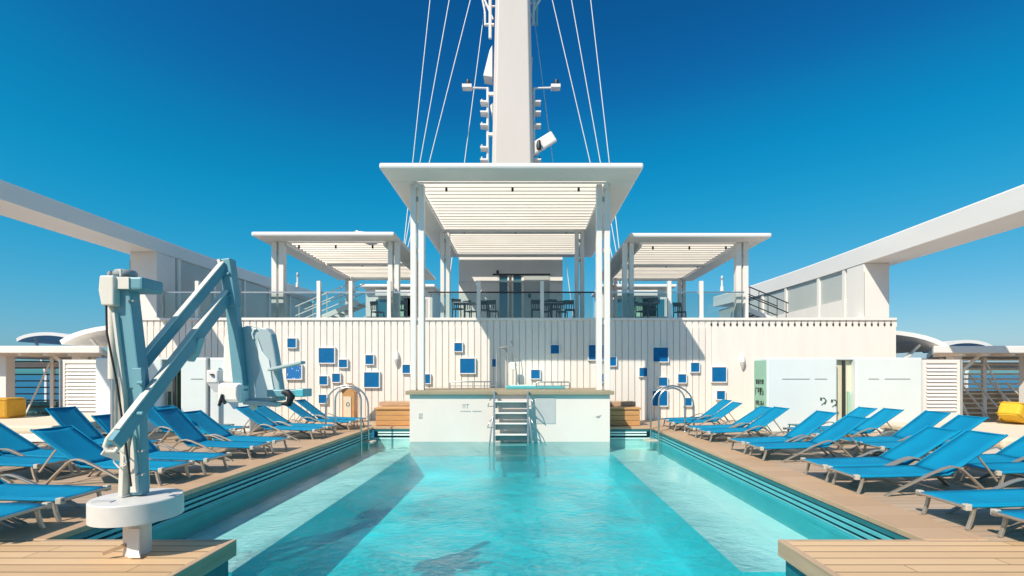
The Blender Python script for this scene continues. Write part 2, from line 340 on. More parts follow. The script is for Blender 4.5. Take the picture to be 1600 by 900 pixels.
# ------------------------------------------------------------------ the setting
XL, XR = -4.49, 3.75            # pool sides
YN, YF = 4.68, 14.75            # near and far edge of the wide pool
CL, CR = -2.70, 2.37            # near channel between the two platforms
DL, DR = -3.23, 2.39            # deep part (= the raised tub)
WZ, LZ, BZ = -.32, -.62, -1.3  # water, ledge and bottom levels
YW = 17.27                      # white wall
YB = 14.0                       # tub front
UP = 3.5                        # upper deck
XC = -.38                       # centre line of the ship

m = MB(); m.quad([(-40000, -3000, -18), (40000, -3000, -18), (40000, 50000, -18), (-40000, 50000, -18)], 'sea'); tag(m.build('sea'), kind='structure')
m = MB()
TH = .14
def slab(x0, x1, y0, y1): m.box(x0, x1, y0, y1, -TH, 0, 'teak')
slab(-19.5, XL - .62, YN, YF + .6); slab(XR + .6, 19.2, YN, YF + .6); slab(-19.5, 19.2, YF + .6, 34)
slab(-19.5, CL - .06, -6, YN); slab(CR + .06, 19.2, -6, YN); slab(CL - .06, CR + .06, -6, -3)
o = m.build('deck'); tag(o, kind='structure')
o.data.materials.clear(); o.data.materials.append(M['deck'])
m = MB()
m.box(XL - .62, XL, YN, YF, -.05, .012, 'coping'); m.box(XR, XR + .6, YN, YF, -.05, .012, 'coping'); m.box(XL - .62, XR + .6, YF, YF + .6, -.05, .012, 'coping')
tag(m.build('pool_coping', bevel=.008), kind='structure')
m = MB()
m.box(-19.5, CL - .06, 1.2, YN - .06, .004, .008, 'teak'); m.box(CR + .06, 19.2, 1.2, YN - .06, .004, .008, 'teak')
tag(m.build('platform_planking'), kind='structure')
m = MB()
for x0, x1 in ((CL - .06, CL), (CR, CR + .06)): m.box(x0, x1, -3, YN, -TH, .012, 'edge')
m.box(XL, CL - .06, YN - .06, YN, -TH, .010, 'edge'); m.box(CR + .06, XR, YN - .06, YN, -TH, .010, 'edge')
tag(m.build('platform_edging', bevel=.006), kind='structure')
# basin
m = MB()
yl = 5.5
m.quad([(XL, yl, LZ), (DL, yl, LZ), (DL, YF, LZ), (XL, YF, LZ)], 'poollight'); m.quad([(DR, yl, LZ), (XR, yl, LZ), (XR, YF, LZ), (DR, YF, LZ)], 'poollight')
for x in (DL, DR): m.quad([(x, yl, BZ), (x, YF, BZ), (x, YF, LZ), (x, yl, LZ)], 'pooldeep')
m.quad([(XL, yl, BZ), (DL, yl, BZ), (DL, yl, LZ), (XL, yl, LZ)], 'pooldeep'); m.quad([(DR, yl, BZ), (XR, yl, BZ), (XR, yl, LZ), (DR, yl, LZ)], 'pooldeep')
m.quad([(XL - .1, -3, BZ), (XR + .1, -3, BZ), (XR + .1, YF, BZ), (XL - .1, YF, BZ)], 'pooldeep')
m.quad([(XL, yl, BZ), (XL, YN, BZ), (XL, YN, WZ + .02), (XL, yl, WZ + .02)], 'pooldeep'); m.quad([(XR, yl, BZ), (XR, YN, BZ), (XR, YN, WZ + .02), (XR, yl, WZ + .02)], 'pooldeep')
for x in (XL, XR): m.quad([(x, yl, LZ), (x, YF, LZ), (x, YF, WZ + .02), (x, yl, WZ + .02)], 'poolwall')
for x0, x1 in ((XL, DL), (DR, XR)): m.quad([(x0, YF, LZ), (x1, YF, LZ), (x1, YF, WZ + .02), (x0, YF, WZ + .02)], 'poollight')
for x in (CL - .05, CR + .05): m.quad([(x, -3, BZ), (x, YN - .05, BZ), (x, YN - .05, WZ), (x, -3, WZ)], 'pooldeep'); m.quad([(x, -3, WZ), (x, YN - .05, WZ), (x, YN - .05, -TH), (x, -3, -TH)], 'teal')  # dark teal above the water: shade painted into the channel walls
for x0, x1 in ((XL - .2, CL - .05), (CR + .05, XR + .2)): m.quad([(x0, YN - .05, BZ), (x1, YN - .05, BZ), (x1, YN - .05, WZ), (x0, YN - .05, WZ)], 'pooldeep'); m.quad([(x0, YN - .05, WZ), (x1, YN - .05, WZ), (x1, YN - .05, -TH), (x0, YN - .05, -TH)], 'teal')  # same painted shade on the walls below the platform ends
m.quad([(CL, -3, BZ), (CR, -3, BZ), (CR, -3, -TH), (CL, -3, -TH)], 'pooldeep')
# recess behind the grilles
for x, sgn in ((XL, -1), (XR, 1)):
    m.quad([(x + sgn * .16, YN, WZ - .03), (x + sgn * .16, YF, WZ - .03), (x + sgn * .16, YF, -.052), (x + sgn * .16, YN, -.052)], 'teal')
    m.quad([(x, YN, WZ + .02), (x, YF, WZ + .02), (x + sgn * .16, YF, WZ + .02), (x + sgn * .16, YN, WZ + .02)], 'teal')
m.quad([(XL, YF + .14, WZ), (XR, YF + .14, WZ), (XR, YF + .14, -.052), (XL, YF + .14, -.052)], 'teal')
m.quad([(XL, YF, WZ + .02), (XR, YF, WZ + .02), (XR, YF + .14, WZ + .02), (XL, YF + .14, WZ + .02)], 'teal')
tag(m.build('pool'), kind='structure')
m = MB()
m.quad([(XL + .002, YN - .04, WZ), (XR - .002, YN - .04, WZ), (XR - .002, YF - .002, WZ), (XL + .002, YF - .002, WZ)], 'water')
m.quad([(CL - .04, -2.98, WZ), (CR + .04, -2.98, WZ), (CR + .04, YN - .04, WZ), (CL - .04, YN - .04, WZ)], 'water')
tag(m.build('water'), kind='structure')
m = MB(); m.box(-13.3, 12.8, YW + .32, 34, UP - .2, UP, 'grey'); tag(m.build('upper_deck'), kind='structure')

# overflow grilles along the pool sides
def grille(x, sgn, label):
    r = empty('overflow_grille', (x, YN, WZ), 0, label, 'grille', 'grilles along the pool sides')
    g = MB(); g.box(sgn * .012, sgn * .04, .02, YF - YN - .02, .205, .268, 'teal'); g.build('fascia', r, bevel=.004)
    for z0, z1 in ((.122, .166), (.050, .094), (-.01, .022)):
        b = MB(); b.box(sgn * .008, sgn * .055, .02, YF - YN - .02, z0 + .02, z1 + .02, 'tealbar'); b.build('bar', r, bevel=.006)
    y = .9
    while y < YF - YN:
        b = MB(); b.box(sgn * .05, sgn * .09, y - .02, y + .02, .03, .21, 'teal'); b.build('bracket', r); y += 1.45
grille(XL, -1, 'shaded teal overflow grille with long bars under the left wooden coping')
grille(XR, 1, 'sunlit turquoise overflow grille with long bars under the right wooden coping')
def end_grille(x0, x1, label):
    r = empty('overflow_grille', (x0, YF, WZ), 0, label, 'grille', 'grilles along the pool sides')
    W = x1 - x0
    g = MB(); g.box(.02, W - .02, .012, .04, .205, .268, 'teal'); g.build('fascia', r)
    for z0, z1 in ((.135, .175), (.06, .10)):
        b = MB(); b.box(.1, W - .1, 0, .04, z0 + .02, z1 + .02, 'poollight'); b.build('bar', r, bevel=.004)
end_grille(XL + .05, DL - .02, 'short teal grille across the far pool corner left of the raised tub')
end_grille(DR + .02, XR - .05, 'short turquoise grille across the far pool corner right of the raised tub')

# ------------------------------------------------------------------ raised tub
tub = empty('raised_tub', ((DL + DR) / 2, YB, 0), 0, 'white boxed hot tub with beige top deck standing at the far end of the pool', 'hot tub')
cx = (DL + DR) / 2; HW = (DR - DL) / 2
m = MB(); m.box(-HW, HW, 0, YW - YB - .02, -.72, 1.0, 'tubwhite'); m.build('body', tub, bevel=.01)
m = MB(); m.box(-HW + .01, HW - .01, .012, .6, BZ, -.722, 'pooldeep'); m.build('footing', tub)
m = MB(); m.box(-HW - .1, HW + .1, -.1, YW - YB - .03, 1.0, 1.11, 'olive'); m.build('top_deck', tub, bevel=.012)
k = YB / FPX
m = MB(); m.box((837 - HX) * k - cx, (868 - HX) * k - cx, -.012, -.002, az(662, YB), az(621, YB), 'rubgrey'); m.build('vent_panel', tub, bevel=.003)
def marks(rects, name, parent, mt='glyph'):
    q = MB()
    for x0, y0, x1, y1 in rects: q.box((x0 - HX) * k - cx, (x1 - HX) * k - cx, -.006, -.001, az(y1, YB), az(y0, YB), mt)
    return q.build(name, parent)
rr = []
for x in (723, 726, 730): rr.append((x, 632, x + .8, 638))
rr += [(723, 632, 727, 633), (728, 631.5, 733, 632.5)]
for x in (720, 724, 728, 732, 738.5, 742, 745.5, 749): rr.append((x, 642, x + 3, 643.2))
marks(rr, 'lettering', tub, 'grey')
marks([(655, 647, 655.8, 653.5), (657, 647, 657.8, 653.5), (659, 647, 659.8, 653.5), (655, 646.3, 660.5, 647.1), (654.5, 653, 660, 653.8)], 'emblem', tub, 'grey')
q = MB(); q.prism([((930 - HX) * k - cx, -.001, az(651, YB)), ((940 - HX) * k - cx, -.001, az(648.6, YB)), ((935 - HX) * k - cx, -.001, az(654, YB))], (0, -.006, 0), 'grey'); q.build('arrow', tub)
# low steel rails and the turquoise tub rim on the top deck
def tub_rail(px0, px1, d, py_top, py_low, label):
    x0, x1 = ax(px0, d), ax(px1, d); z0, z1 = 1.112, az(py_top, d)
    r = empty('tub_rail', ((x0 + x1) / 2, d, z0), 0, label, 'railing')
    q = MB(); h = (x1 - x0) / 2
    q.tube([(-h, 0, 0), (-h, 0, z1 - z0 - .03), (-h + .03, 0, z1 - z0), (h - .03, 0, z1 - z0), (h, 0, z1 - z0 - .03), (h, 0, 0)], .018, 'steel'); q.build('top_rail', r)
    q = MB(); q.tube([(-h, 0, .11), (h, 0, .11)], .012, 'steel'); q.build('mid_rail', r)
    for i in (1, 2, 3):
        q = MB(); q.tube([(-h + i * h / 2, 0, 0), (-h + i * h / 2, 0, z1 - z0)], .014, 'steel'); q.build('post', r)
tub_rail(703, 775, 15.2, 596.5, 604, 'low steel rail on the tub deck left of the shower post')
tub_rail(838, 890, 15.2, 597, 604, 'low steel rail on the tub deck right of the ladder')
ox, oy = ax(840, 15.9) - cx, 15.9 - YB
m = MB(); m.box(ox - 1.0, ox + .85, oy - .3, oy + 1.0, 1.111, 1.21, 'tealbar'); rim = m.build('rim', tub, bevel=.02)
m = MB(); m.box(ox - .88, ox + .73, oy - .18, oy + .88, 1.211, 1.216, 'poollight'); m.build('tub_water', rim)

# ladder
LX0, LX1, LY = ax(772, 13.7), ax(825, 13.7), 13.72
lad = empty('pool_ladder', ((LX0 + LX1) / 2, LY, WZ), 0, 'steel pool ladder with pale treads leaning on the white tub front', 'ladder')
hw = (LX1 - LX0) / 2
for sx in (-1, 1):
    m = MB(); m.bar((sx * hw, -.10, -.75), (sx * hw, .1, 1.44), .05, .10, 'steel', up=(0, 1, 0)); m.build('side_rail', lad, bevel=.006)
    for zz, ex in ((1.28, .16), (.7, .17)):
        m = MB(); m.tube([(sx * (hw + .02), .08, zz), (sx * (hw + ex * .7), -.12, zz - .1), (sx * (hw + ex), -.16, zz - .26), (sx * (hw + .03), .02, zz - .27)], .014, 'steel'); m.build('handle', lad)
    m = MB(); m.tube([(sx * (hw + .03), -.02, .72), (sx * (hw + .07), -.16, .4), (sx * (hw + .12), -.2, -.1), (sx * (hw + .1), -.2, -.7)], .02, 'steel'); m.build('grab_rail', lad)
for i, py in enumerate((627, 645, 661.5, 679, 695, 712)):
    z = az(py, 13.6) - WZ
    m = MB(); m.box(-hw + .03, hw - .03, -.12, .1, z - .03, z, 'white' if i < 5 else 'grey'); m.build('tread', lad, bevel=.005)
    m = MB(); m.box(-hw + .03, hw - .03, .1, .115, z - .2, z - .03, 'grey'); m.build('riser', lad)

# shower post on the tub deck
sh = empty('shower_post', (ax(776, 16.4), 16.4, 1.112), 0, 'slim grey shower post on the tub deck in front of the shaded wall', 'shower')
m = MB(); m.tube([(0, 0, 0), (0, 0, 1.15)], .025, 'grey'); m.build('pole', sh)
m = MB(); m.tube([(0, 0, 0), (.02, 0, .02)], .06, 'grey', 12); m.build('foot', sh)
sh = empty('outdoor_shower', (ax(796, 16.9), 16.9, 1.112), 0, 'outdoor shower with curved pipe and white control box behind the ladder', 'shower')
m = MB()
m.tube([(-.06, 0, 0), (-.06, 0, 1.0), (-.1, 0, 1.25), (-.22, 0, 1.38), (.12, 0, 1.42), (.06, 0, 1.6)], .02, 'grey'); m.build('pipe', sh)
m = MB(); m.tube([(.14, .05, .6), (.18, .03, 1.0), (.1, 0, 1.4)], .012, 'grey'); m.build('hose', sh)
m = MB(); m.lathe([(.02, 0), (.12, .02), (.12, .045), (.02, .06)], (-.22, -.02, 1.33), 'grey', 20); m.build('head', sh)
m = MB(); m.box(.0, .19, -.04, .04, .62, .88, 'white'); m.build('control_box', sh, bevel=.01)

# arched handrails
def arch(xp, xd, y, top, label, foot=False):
    r = empty('arched_handrail', (xd, y, .012), 0, label, 'handrail', 'arched handrails at the pool corners')
    cxm, rad = (xp - xd) / 2, abs(xp - xd) / 2
    zt = top - .012; hgt = min(rad, .62)
    pts = [(0, 0, 0), (0, 0, (zt - hgt) * .5)] + [(cxm - cxm * math.cos(PI * i / 14), 0, zt - hgt + hgt * math.sin(PI * i / 14)) for i in range(15)] + [(2 * cxm, 0, .2), (2 * cxm, 0, -.75)]
    m = MB(); m.tube(pts, .024, 'steel', 10); m.build('rail', r)
    m = MB(); m.lathe([(.06, 0), (.06, .012), (.03, .02)], (0, 0, 0), 'steel', 16); m.build('flange', r)
    if foot:
        m = MB(); m.box(2 * cxm - .22, 2 * cxm + .22, -.28, .05, -.34, -.3, 'caps'); m.build('tread', r, bevel=.008)
arch(-4.42, -5.62, 14.1, 1.26, 'larger steel arched handrail over the far left pool corner', True)
arch(-4.36, -5.05, 13.3, 1.22, 'narrow steel arched handrail over the left coping beside the last loungers')
arch(3.62, 4.86, 14.35, 1.24, 'larger steel arched handrail over the far right pool corner', True)
arch(3.65, 4.36, 13.6, 1.2, 'narrow steel arched handrail dipping into the water at the right coping')

# wooden benches beside the tub, orange cabinet
def bench(x0, x1, label):
    r = empty('wooden_bench', ((x0 + x1) / 2, 15.1, .012), 0, label, 'bench', 'wooden benches beside the tub')
    h = (x1 - x0) / 2
    for i in range(3):
        m = MB(); m.box(-h + .05, h - .03, .03, .07, .01 + i * .155, .155 + i * .155, 'orange'); m.build('front_board', r, bevel=.006)
    m = MB(); m.box(-h, h, 0, .95, .49, .55, 'orange'); m.build('seat_top', r, bevel=.008)
    m = MB(); m.box(-h + .06, h - .04, .08, .9, 0, .48, 'edge'); m.build('carcass', r)
    m = MB(); m.box(-h - .06, h, .75, 1.3, .56, .69, 'edge'); m.build('back_ledge', r, bevel=.008)
bench(ax(584, 15.1), -3.36, 'varnished wooden bench left of the white tub')
bench(2.54, ax(1002, 15.1), 'varnished wooden bench right of the white tub')
cb = empty('wooden_cabinet', (ax(544, 16.2), 16.2, 0), 0, 'orange wooden cabinet with pointed top behind the left arched handrails', 'cabinet')
m = MB(); m.prism([(-.2, 0, 0), (.2, 0, 0), (.2, 0, 1.05), (.0, 0, 1.24), (-.2, 0, 1.05)], (0, .35, 0), 'orange'); m.build('body', cb, bevel=.008)
m = MB(); m.prism([(-.27, 0, .98), (-.2, 0, 1.06), (0, 0, 1.26), (.2, 0, 1.06), (.27, 0, .98), (.27, 0, 1.03), (0, 0, 1.32), (-.27, 0, 1.03)], (0, .3, 0), 'edge'); 
m = MB(); m.bar((-.27, .15, 1.0), (0.01, .15, 1.27), .42, .04, 'orange', up=(-1, 0, 1)); m.bar((.27, .15, 1.0), (-.01, .15, 1.272), .42, .04, 'orange', up=(1, 0, 1)); m.build('gable_roof', cb)
m = MB(); m.box(-.15, .1, -.02, -.002, .08, .85, 'cream'); m.build('door_panel', cb, bevel=.004)
m = MB(); m.tube([(.0 + .05 * math.cos(a * PI / 8), -.024, .6 + .06 * math.sin(a * PI / 8)) for a in range(17)], .008, 'glyph', 6); m.box(-.05, -.03, -.026, -.02, .55, .6, 'glyph'); m.build('symbol', cb)

# ------------------------------------------------------------------ white wall
wl = empty('corrugated_wall', (0, YW, 0), 0, 'tall white wall of vertical ribs across the ship behind the pool', 'wall')
m = MB(); x = -13.3; XS = 6.35; p = .222
m.box(-13.3, 12.84, .05, .30, 0, UP - .06, 'wall')
while x < XS:
    m.box(x + .028, x + p, 0, .049, 0, UP - .28, 'wall'); x += p
m.build('ribbed_panel', wl)
m = MB(); m.box(x + .012, 12.84, 0, .049, 0, UP - .28, 'wall'); m.build('smooth_panel', wl)
m = MB(); m.box(-13.32, 12.86, -.03, .33, UP - .06, UP + .03, 'white'); m.build('top_cap', wl, bevel=.01)
m = MB(); x = -13.3
while x < 12.8:
    m.box(x + .03, x + p - .012, .012, .049, UP - .28, UP - .06, 'wall'); x += p
m.build('scupper_strip', wl)
m = MB(); x = XS + .03
while x < 12.75:
    m.box(x + .045, x + .105, -.004, .02, UP - .24, UP - .16, 'slot'); x += p
m.build('drain_slots', wl)

def wall_panel(x0, y0, x1, y1, label, mt='panel'):
    d = YW - .09
    X0, X1, Z0, Z1 = ax(x0, d), ax(x1, d), az(y1, d), az(y0, d)
    r = empty('blue_wall_panel', ((X0 + X1) / 2, YW, Z0), 0, label, 'wall panel', 'blue square panels on the white wall')
    h = (X1 - X0) / 2; t = .022 + .04 * h; H = Z1 - Z0
    m = MB()
    m.box(-h - t, h + t, -.085, -.002, -t, 0, 'white'); m.box(-h - t, h + t, -.085, -.002, H, H + t, 'white')
    m.box(-h - t, -h, -.085, -.002, 0, H, 'white'); m.box(h, h + t, -.085, -.002, 0, H, 'white'); m.build('frame', r, bevel=.004)
    m = MB(); m.box(-h, h, -.07, -.004, 0, H, mt); m.build('panel', r)
PANELS = [
 (449, 529, 462, 543, 'small blue square panel at the left end of the wall, highest above the speckled panel'),
 (498, 544, 522, 567, 'large blue square panel above the group of small ones left of the cabinet'),
 (529.5, 562, 542, 574, 'small blue panel touching the lower right of the large left panel'),
 (571, 555, 583, 569, 'small blue panel straight above a large one, over the left arched handrails'),
 (569, 582, 592, 605, 'large blue panel just right of the orange cabinet top'),
 (499, 588, 511, 601, 'small blue panel under the large left panel, left of a pair side by side'),
 (519, 584, 531, 597, 'small blue panel right of a pair side by side left of the cabinet'),
 (498, 617, 510, 630, 'lowest small blue panel, left of the arched handrails'),
 (629, 570, 640.5, 583, 'small blue panel close to the left side of the left tall pergola post'),
 (710, 536, 722, 549, 'small blue panel in sunlight above the large panel between the tall posts'),
 (719, 560.5, 742, 583, 'large sunlit blue panel above the tub between the left tall post and the shower'),
 (769, 561, 777, 573, 'small blue panel half hidden behind the slim shower post'),
 (860.5, 539, 873.5, 552.5, 'small blue panel in the shade right of the shower'),
 (830, 578, 843.5, 591.5, 'small blue panel in the sun strip above the tub right of the shower'),
 (920, 539, 943, 562, 'large shaded blue panel mostly behind the right tall pergola post'),
 (664, 585, 672, 599, 'small blue panel right beside the foot of the left tall pergola post'),
 (951, 558, 963, 571.5, 'small shaded blue panel just right of the right tall pergola post'),
 (1021, 543, 1044, 565, 'large blue panel fully in the roof shadow, topmost on the right wall'),
 (999.5, 575, 1011.5, 588, 'small blue panel lit by sun below the shadow edge above the right bench'),
 (1080, 567, 1093, 581, 'small blue panel in sunlight left of the right-hand large panel, upper of two'),
 (1060, 585, 1072.5, 598, 'small blue panel in sunlight right of the post shadow, above the arched handrail'),
 (1113, 574, 1135, 596.5, 'large sunlit blue panel farthest right on the wall'),
 (1030, 590, 1043, 603, 'small blue panel in the post shadow above a large low one'),
 (1020, 611, 1043, 634, 'large blue panel in the post shadow behind the right arched handrails'),
 (1069, 622, 1081, 634, 'small low blue panel seen through the right arched handrail'),
 (1120.5, 611, 1133, 624, 'small blue panel directly below the farthest right large panel'),
 (934, 584, 943, 597, 'narrow blue panel low behind the right tall pergola post')]
for a in PANELS: wall_panel(*a)
wall_panel(447, 571, 470.5, 592, 'large speckled blue and white panel behind the lift seat', 'speckle')

def wall_lamp(px, py, label):
    d = YW - .06; r = empty('wall_lamp', (ax(px, d), YW, az(py + 12, d)), 0, label, 'wall lamp', 'oval wall lamps')
    m = MB(); m.lathe([(.02, 0), (.075, .14), (.085, .28), (.07, .42), (.02, .53)], (0, -.045, 0), 'white', 14); m.build('shade', r)
    m = MB(); m.lathe([(.022, 0), (.078, .15), (.088, .26)], (0, -.05, -.005), 'rubgrey', 14); m.build('lower_shade', r)
    m = MB(); m.box(-.04, .04, -.03, -.001, .18, .36, 'grey'); m.build('bracket', r)
wall_lamp(1160.5, 565, 'oval grey and white wall lamp right of the farthest right large panel')
wall_lamp(620, 561, 'oval wall lamp left of the left tall pergola post')

# ------------------------------------------------------------------ pergolas
def pergola(name_label, x0, x1, y0, y1, zt, thick, border, posts, beams, sp, zoff=0, bl=None):
    r = empty('pergola', ((x0 + x1) / 2, y0, 0), 0, name_label, 'pergola', 'white louvred pergolas'); cx = (x0 + x1) / 2; h = (x1 - x0) / 2; D = y1 - y0
    bx0, bx1 = (bl or (border, border))
    m = MB(); zb = zt - thick
    m.box(-h, h, 0, border, zb, zt, 'roof'); m.box(-h, h, D - border * .6, D, zb, zt, 'roof')
    m.box(-h, -h + bx0, border, D - border * .6, zb, zt, 'roof'); m.box(h - bx1, h, border, D - border * .6, zb, zt, 'roof')
    m.build('roof_frame', r, bevel=.05)
    m = MB(); y = border + .12
    while y < D - border * .6 - .1:
        a = Vector((-h + bx0 + .02, y, zb + .11)); b = Vector((h - bx1 - .02, y, zb + .11))
        m.bar(a, b, .27, .025, 'slat', up=(0, -.93, .36)); y += sp
    m.build('louvre_panel', r)
    for yb in beams:
        m = MB(); m.box(-h + bx0, h - bx1, yb - .07, yb + .07, zb - .1, zb + .0, 'roof'); m.build('cross_beam', r)
    for xs in (-h + bx0, h - bx1):
        m = MB(); m.box(xs - .05, xs + .05, border, D - border * .6, zb - .12, zb - .002, 'roof'); m.build('side_beam', r)
    for px_, py_, z0, wd, dp in posts:
        for s_ in (-1, 1):
            m = MB(); xx = px_ - cx + s_ * (wd / 2 + .035); m.box(xx - wd / 2, xx + wd / 2, py_ - y0 - dp / 2, py_ - y0 + dp / 2, z0, zb - .002, 'white'); m.build('post', r, bevel=.012)
        for zz in (z0 + (zb - z0) * .33, z0 + (zb - z0) * .68, zb - .4):
            m = MB(); m.box(px_ - cx - .034, px_ - cx + .034, py_ - y0 - .04, py_ - y0 + .04, zz - .06, zz + .06, 'rubgrey'); m.build('spacer', r)
    # small downlights under the louvres
    for yb in [border + .4] + list(beams):
        for fx in (-.55, .0, .55):
            m = MB(); m.lathe([(.035, 0), (.035, .1)], (fx * h, yb, zb - .12), 'dark', 10); m.build('downlight', r)
    return r
pg = pergola('tallest white louvred pergola on paired posts in the middle, behind the tub', -3.89, 3.17, 13.3, 23.4, 7.22, .16, .95,
        [(ax(653, 14.5), 14.5, 1.112, .16, .22), (ax(942, 14.5), 14.5, 1.112, .16, .22), (-3.02, 19.0, UP, .14, .2), (2.08, 19.0, UP, .14, .2)], (5.7,), .30, bl=(.78, .84))
pergola('smaller white louvred pergola on the upper deck left of the tall one', -9.33, -4.45, 17.0, 25.0, 6.44, .15, .8,
        [(ax(436, 17.8), 17.8, UP + .03, .18, .24), (ax(616, 17.8), 17.8, UP + .03, .16, .24), (-8.5, 24.2, UP, .14, .2), (-5.1, 24.2, UP, .14, .2)], (4.2,), .30, bl=(.8, .55))
pergola('smaller white louvred pergola on the upper deck right of the tall one', 3.58, 8.42, 17.0, 25.0, 6.40, .15, .8,
        [(ax(981, 17.8), 17.8, UP + .03, .16, .24), (ax(1158, 17.8), 17.8, UP + .03, .18, .24), (4.3, 24.2, UP, .14, .2), (7.6, 24.2, UP, .14, .2)], (4.2,), .30, bl=(.55, .8))

# ------------------------------------------------------------------ deckhouses on the upper deck
dh = empty('deckhouse', (XC, 23.55, UP), 0, 'white deckhouse with blue sliding glass door under the tall pergola', 'deckhouse')
d = 23.55; X0, X1 = ax(717, d) - XC, ax(879, d) - XC; dx0, dx1 = ax(778, d) - XC, ax(817, d) - XC; zt = az(430, d) - UP
m = MB(); m.box(X0, dx0, 0, .2, 0, 3.68, 'white'); m.box(dx1, X1, 0, .2, 0, 3.68, 'white'); m.box(dx0, dx1, 0, .2, zt, 3.68, 'white'); m.box(X0, X1, .2, 3, 0, 3.68, 'white'); m.build('wall', dh)
m = MB(); m.box(X0, X1, .01, 3.1, 3.68, 3.75, 'roof'); m.build('roof', dh)
m = MB(); m.box(X0, X1, -.05, -.002, 2.45, 2.5, 'white'); m.build('moulding', dh)
dr = MB(); 
for xx in (dx0 + .03, (dx0 + dx1) / 2 - .1, (dx0 + dx1) / 2 + .1, dx1 - .03): dr.box(xx - .04, xx + .04, .02, .12, 0, zt, 'white')
do = dr.build('door', dh, bevel=.006)
m = MB(); m.box(dx0 + .07, (dx0 + dx1) / 2 - .14, .06, .08, 0, zt - .02, 'blueglass'); m.build('pane', do)
m = MB(); m.box((dx0 + dx1) / 2 + .14, dx1 - .07, .06, .08, 0, zt - .02, 'blueglass'); m.build('pane', do)
m = MB(); m.box(dx0 - .25, dx1 + 1.3, -.05, -.002, zt, zt + .06, 'dark'); m.build('door_track', dh)
m = MB(); m.box(dx1 + .05, dx1 + 1.25, -.03, -.002, .02, zt - .05, 'tint'); m.build('side_window', dh)
for sx in (-.9, .6):
    m = MB(); m.lathe([(.05, 0), (.06, .14), (.03, .18)], (sx, -.07, 2.8 if sx < 0 else 1.7), 'dark', 10); m.build('wall_spotlight', dh)

def bar_house(x0, x1, y, label, flip):
    r = empty('bar_pavilion', ((x0 + x1) / 2, y, UP), 0, label, 'pavilion'); h = (x1 - x0) / 2
    m = MB(); m.box(-h, h, 0, 3, 0, 2.75, 'white'); m.build('wall', r)
    m = MB(); m.box(-h - .2, h + .2, -.4, 3.2, 2.75, 2.9, 'roof'); m.build('roof', r, bevel=.03)
    for i, xx in enumerate((-h + .5, -.2, h - 1.6)):
        m = MB(); m.box(xx, xx + 1.3, -.04, -.002, .9, 2.2, 'white'); wf = m.build('window', r)
        m = MB(); m.box(xx + .06, xx + 1.24, -.05, -.041, .96, 2.14, 'blueglass' if i != 1 else 'green'); m.build('pane', wf)
    m = MB(); m.box(-h + .3, h - .3, -.9, -.5, 0, 1.05, 'green'); m.build('counter', r, bevel=.01)
    m = MB(); m.box(-h + .2, h - .2, -1.0, -.45, 1.05, 1.1, 'white'); m.build('counter_top', r, bevel=.008)
    m = MB(); m.box(-h + .6, h - .8, -.3, -.1, 2.3, 2.6, 'white'); m.build('sign_board', r)
bar_house(-8.6, -5.0, 27.0, 'white bar pavilion with green counter behind the left pergola', 1)
bar_house(4.2, 7.9, 27.0, 'white bar pavilion with green counter behind the right pergola', -1)

# glass railings on the wall top
def glass_rail(x0, x1, posts, label):
    y = YW + .18; r = empty('glass_railing', ((x0 + x1) / 2, y, UP + .03), 0, label, 'railing', 'glass railings along the upper deck'); c = (x0 + x1) / 2
    for p_ in posts:
        m = MB(); m.box(p_ - c - .065, p_ - c + .065, -.06, .06, 0, 1.3, 'white'); m.build('post', r, bevel=.008)
    m = MB(); m.box(x0 - c, x1 - c, .07, .11, .90, .95, 'dark' if x0 > -4 and x1 < 3.5 else 'steel'); m.build('handrail', r)
    e = [x0] + list(posts) + [x1]
    for a, b in zip(e, e[1:]):
        if b - a > .3:
            m = MB(); m.box(a - c + .08, b - c - .08, -.006, .006, .03, .86, 'glass'); m.build('pane', r)
f = lambda px: ax(px, YW + .15)
glass_rail(f(250), f(640), [f(308), f(368), f(498), f(548), f(608)], 'glass railing with white posts on the wall left of the tall pergola')
glass_rail(f(668), f(930), [f(748), f(847)], 'glass railing with two white posts and dark handrail below the tall pergola')
glass_rail(f(956), f(1165), [f(1046), f(1096)], 'glass railing with white posts below the right small pergola')

# bar chairs
def bar_chair():
    r = empty('bar_chair'); 
    m = MB(); m.box(-.2, .2, -.2, .2, .70, .74, 'dark'); m.build('seat', r, bevel=.01)
    for sx in (-1, 1):
        for sy in (-1, 1):
            m = MB(); m.bar((sx * .2, sy * .2, 0), (sx * .18, sy * .18, .7), .035, .035, 'dark'); m.build('leg', r)
        m = MB(); m.bar((sx * .18, .18, .74), (sx * .19, .23, 1.16), .03, .03, 'dark'); m.build('back_post', r)
    m = MB(); m.box(-.2, .2, .20, .225, .98, 1.16, 'dark')
    for sx in (-.1, 0, .1): m.box(sx - .02, sx + .02, .2, .22, .78, .98, 'dark')
    m.build('backrest', r, bevel=.005)
    m = MB(); m.box(-.19, .19, -.21, -.18, .28, .31, 'dark'); m.build('footrest', r)
    return r
BC = bar_chair()
def place_bar(px, d, rz, label, first=[True]):
    o = BC if first[0] else dup(BC); first[0] = False
    o.location = (ax(px, d), d, UP); o.rotation_euler = (0, 0, rz); tag(o, label, 'chair', 'dark bar chairs on the upper deck')
place_bar(716, 20.2, .5, 'dark bar chair at the left end under the tall pergola')
place_bar(735, 21.0, 2.6, 'dark bar chair turned toward its left neighbour under the tall pergola')
place_bar(757, 20.6, .2, 'dark bar chair just left of the sliding glass door')
place_bar(770, 20.9, 2.9, 'dark bar chair directly in front of the left edge of the sliding door')
place_bar(838, 20.4, .1, 'dark bar chair first to the right of the sliding glass door')
place_bar(852, 21.0, 3.3, 'dark bar chair behind the right white railing post')
place_bar(866, 20.3, .3, 'dark bar chair in the middle of the row right of the door')
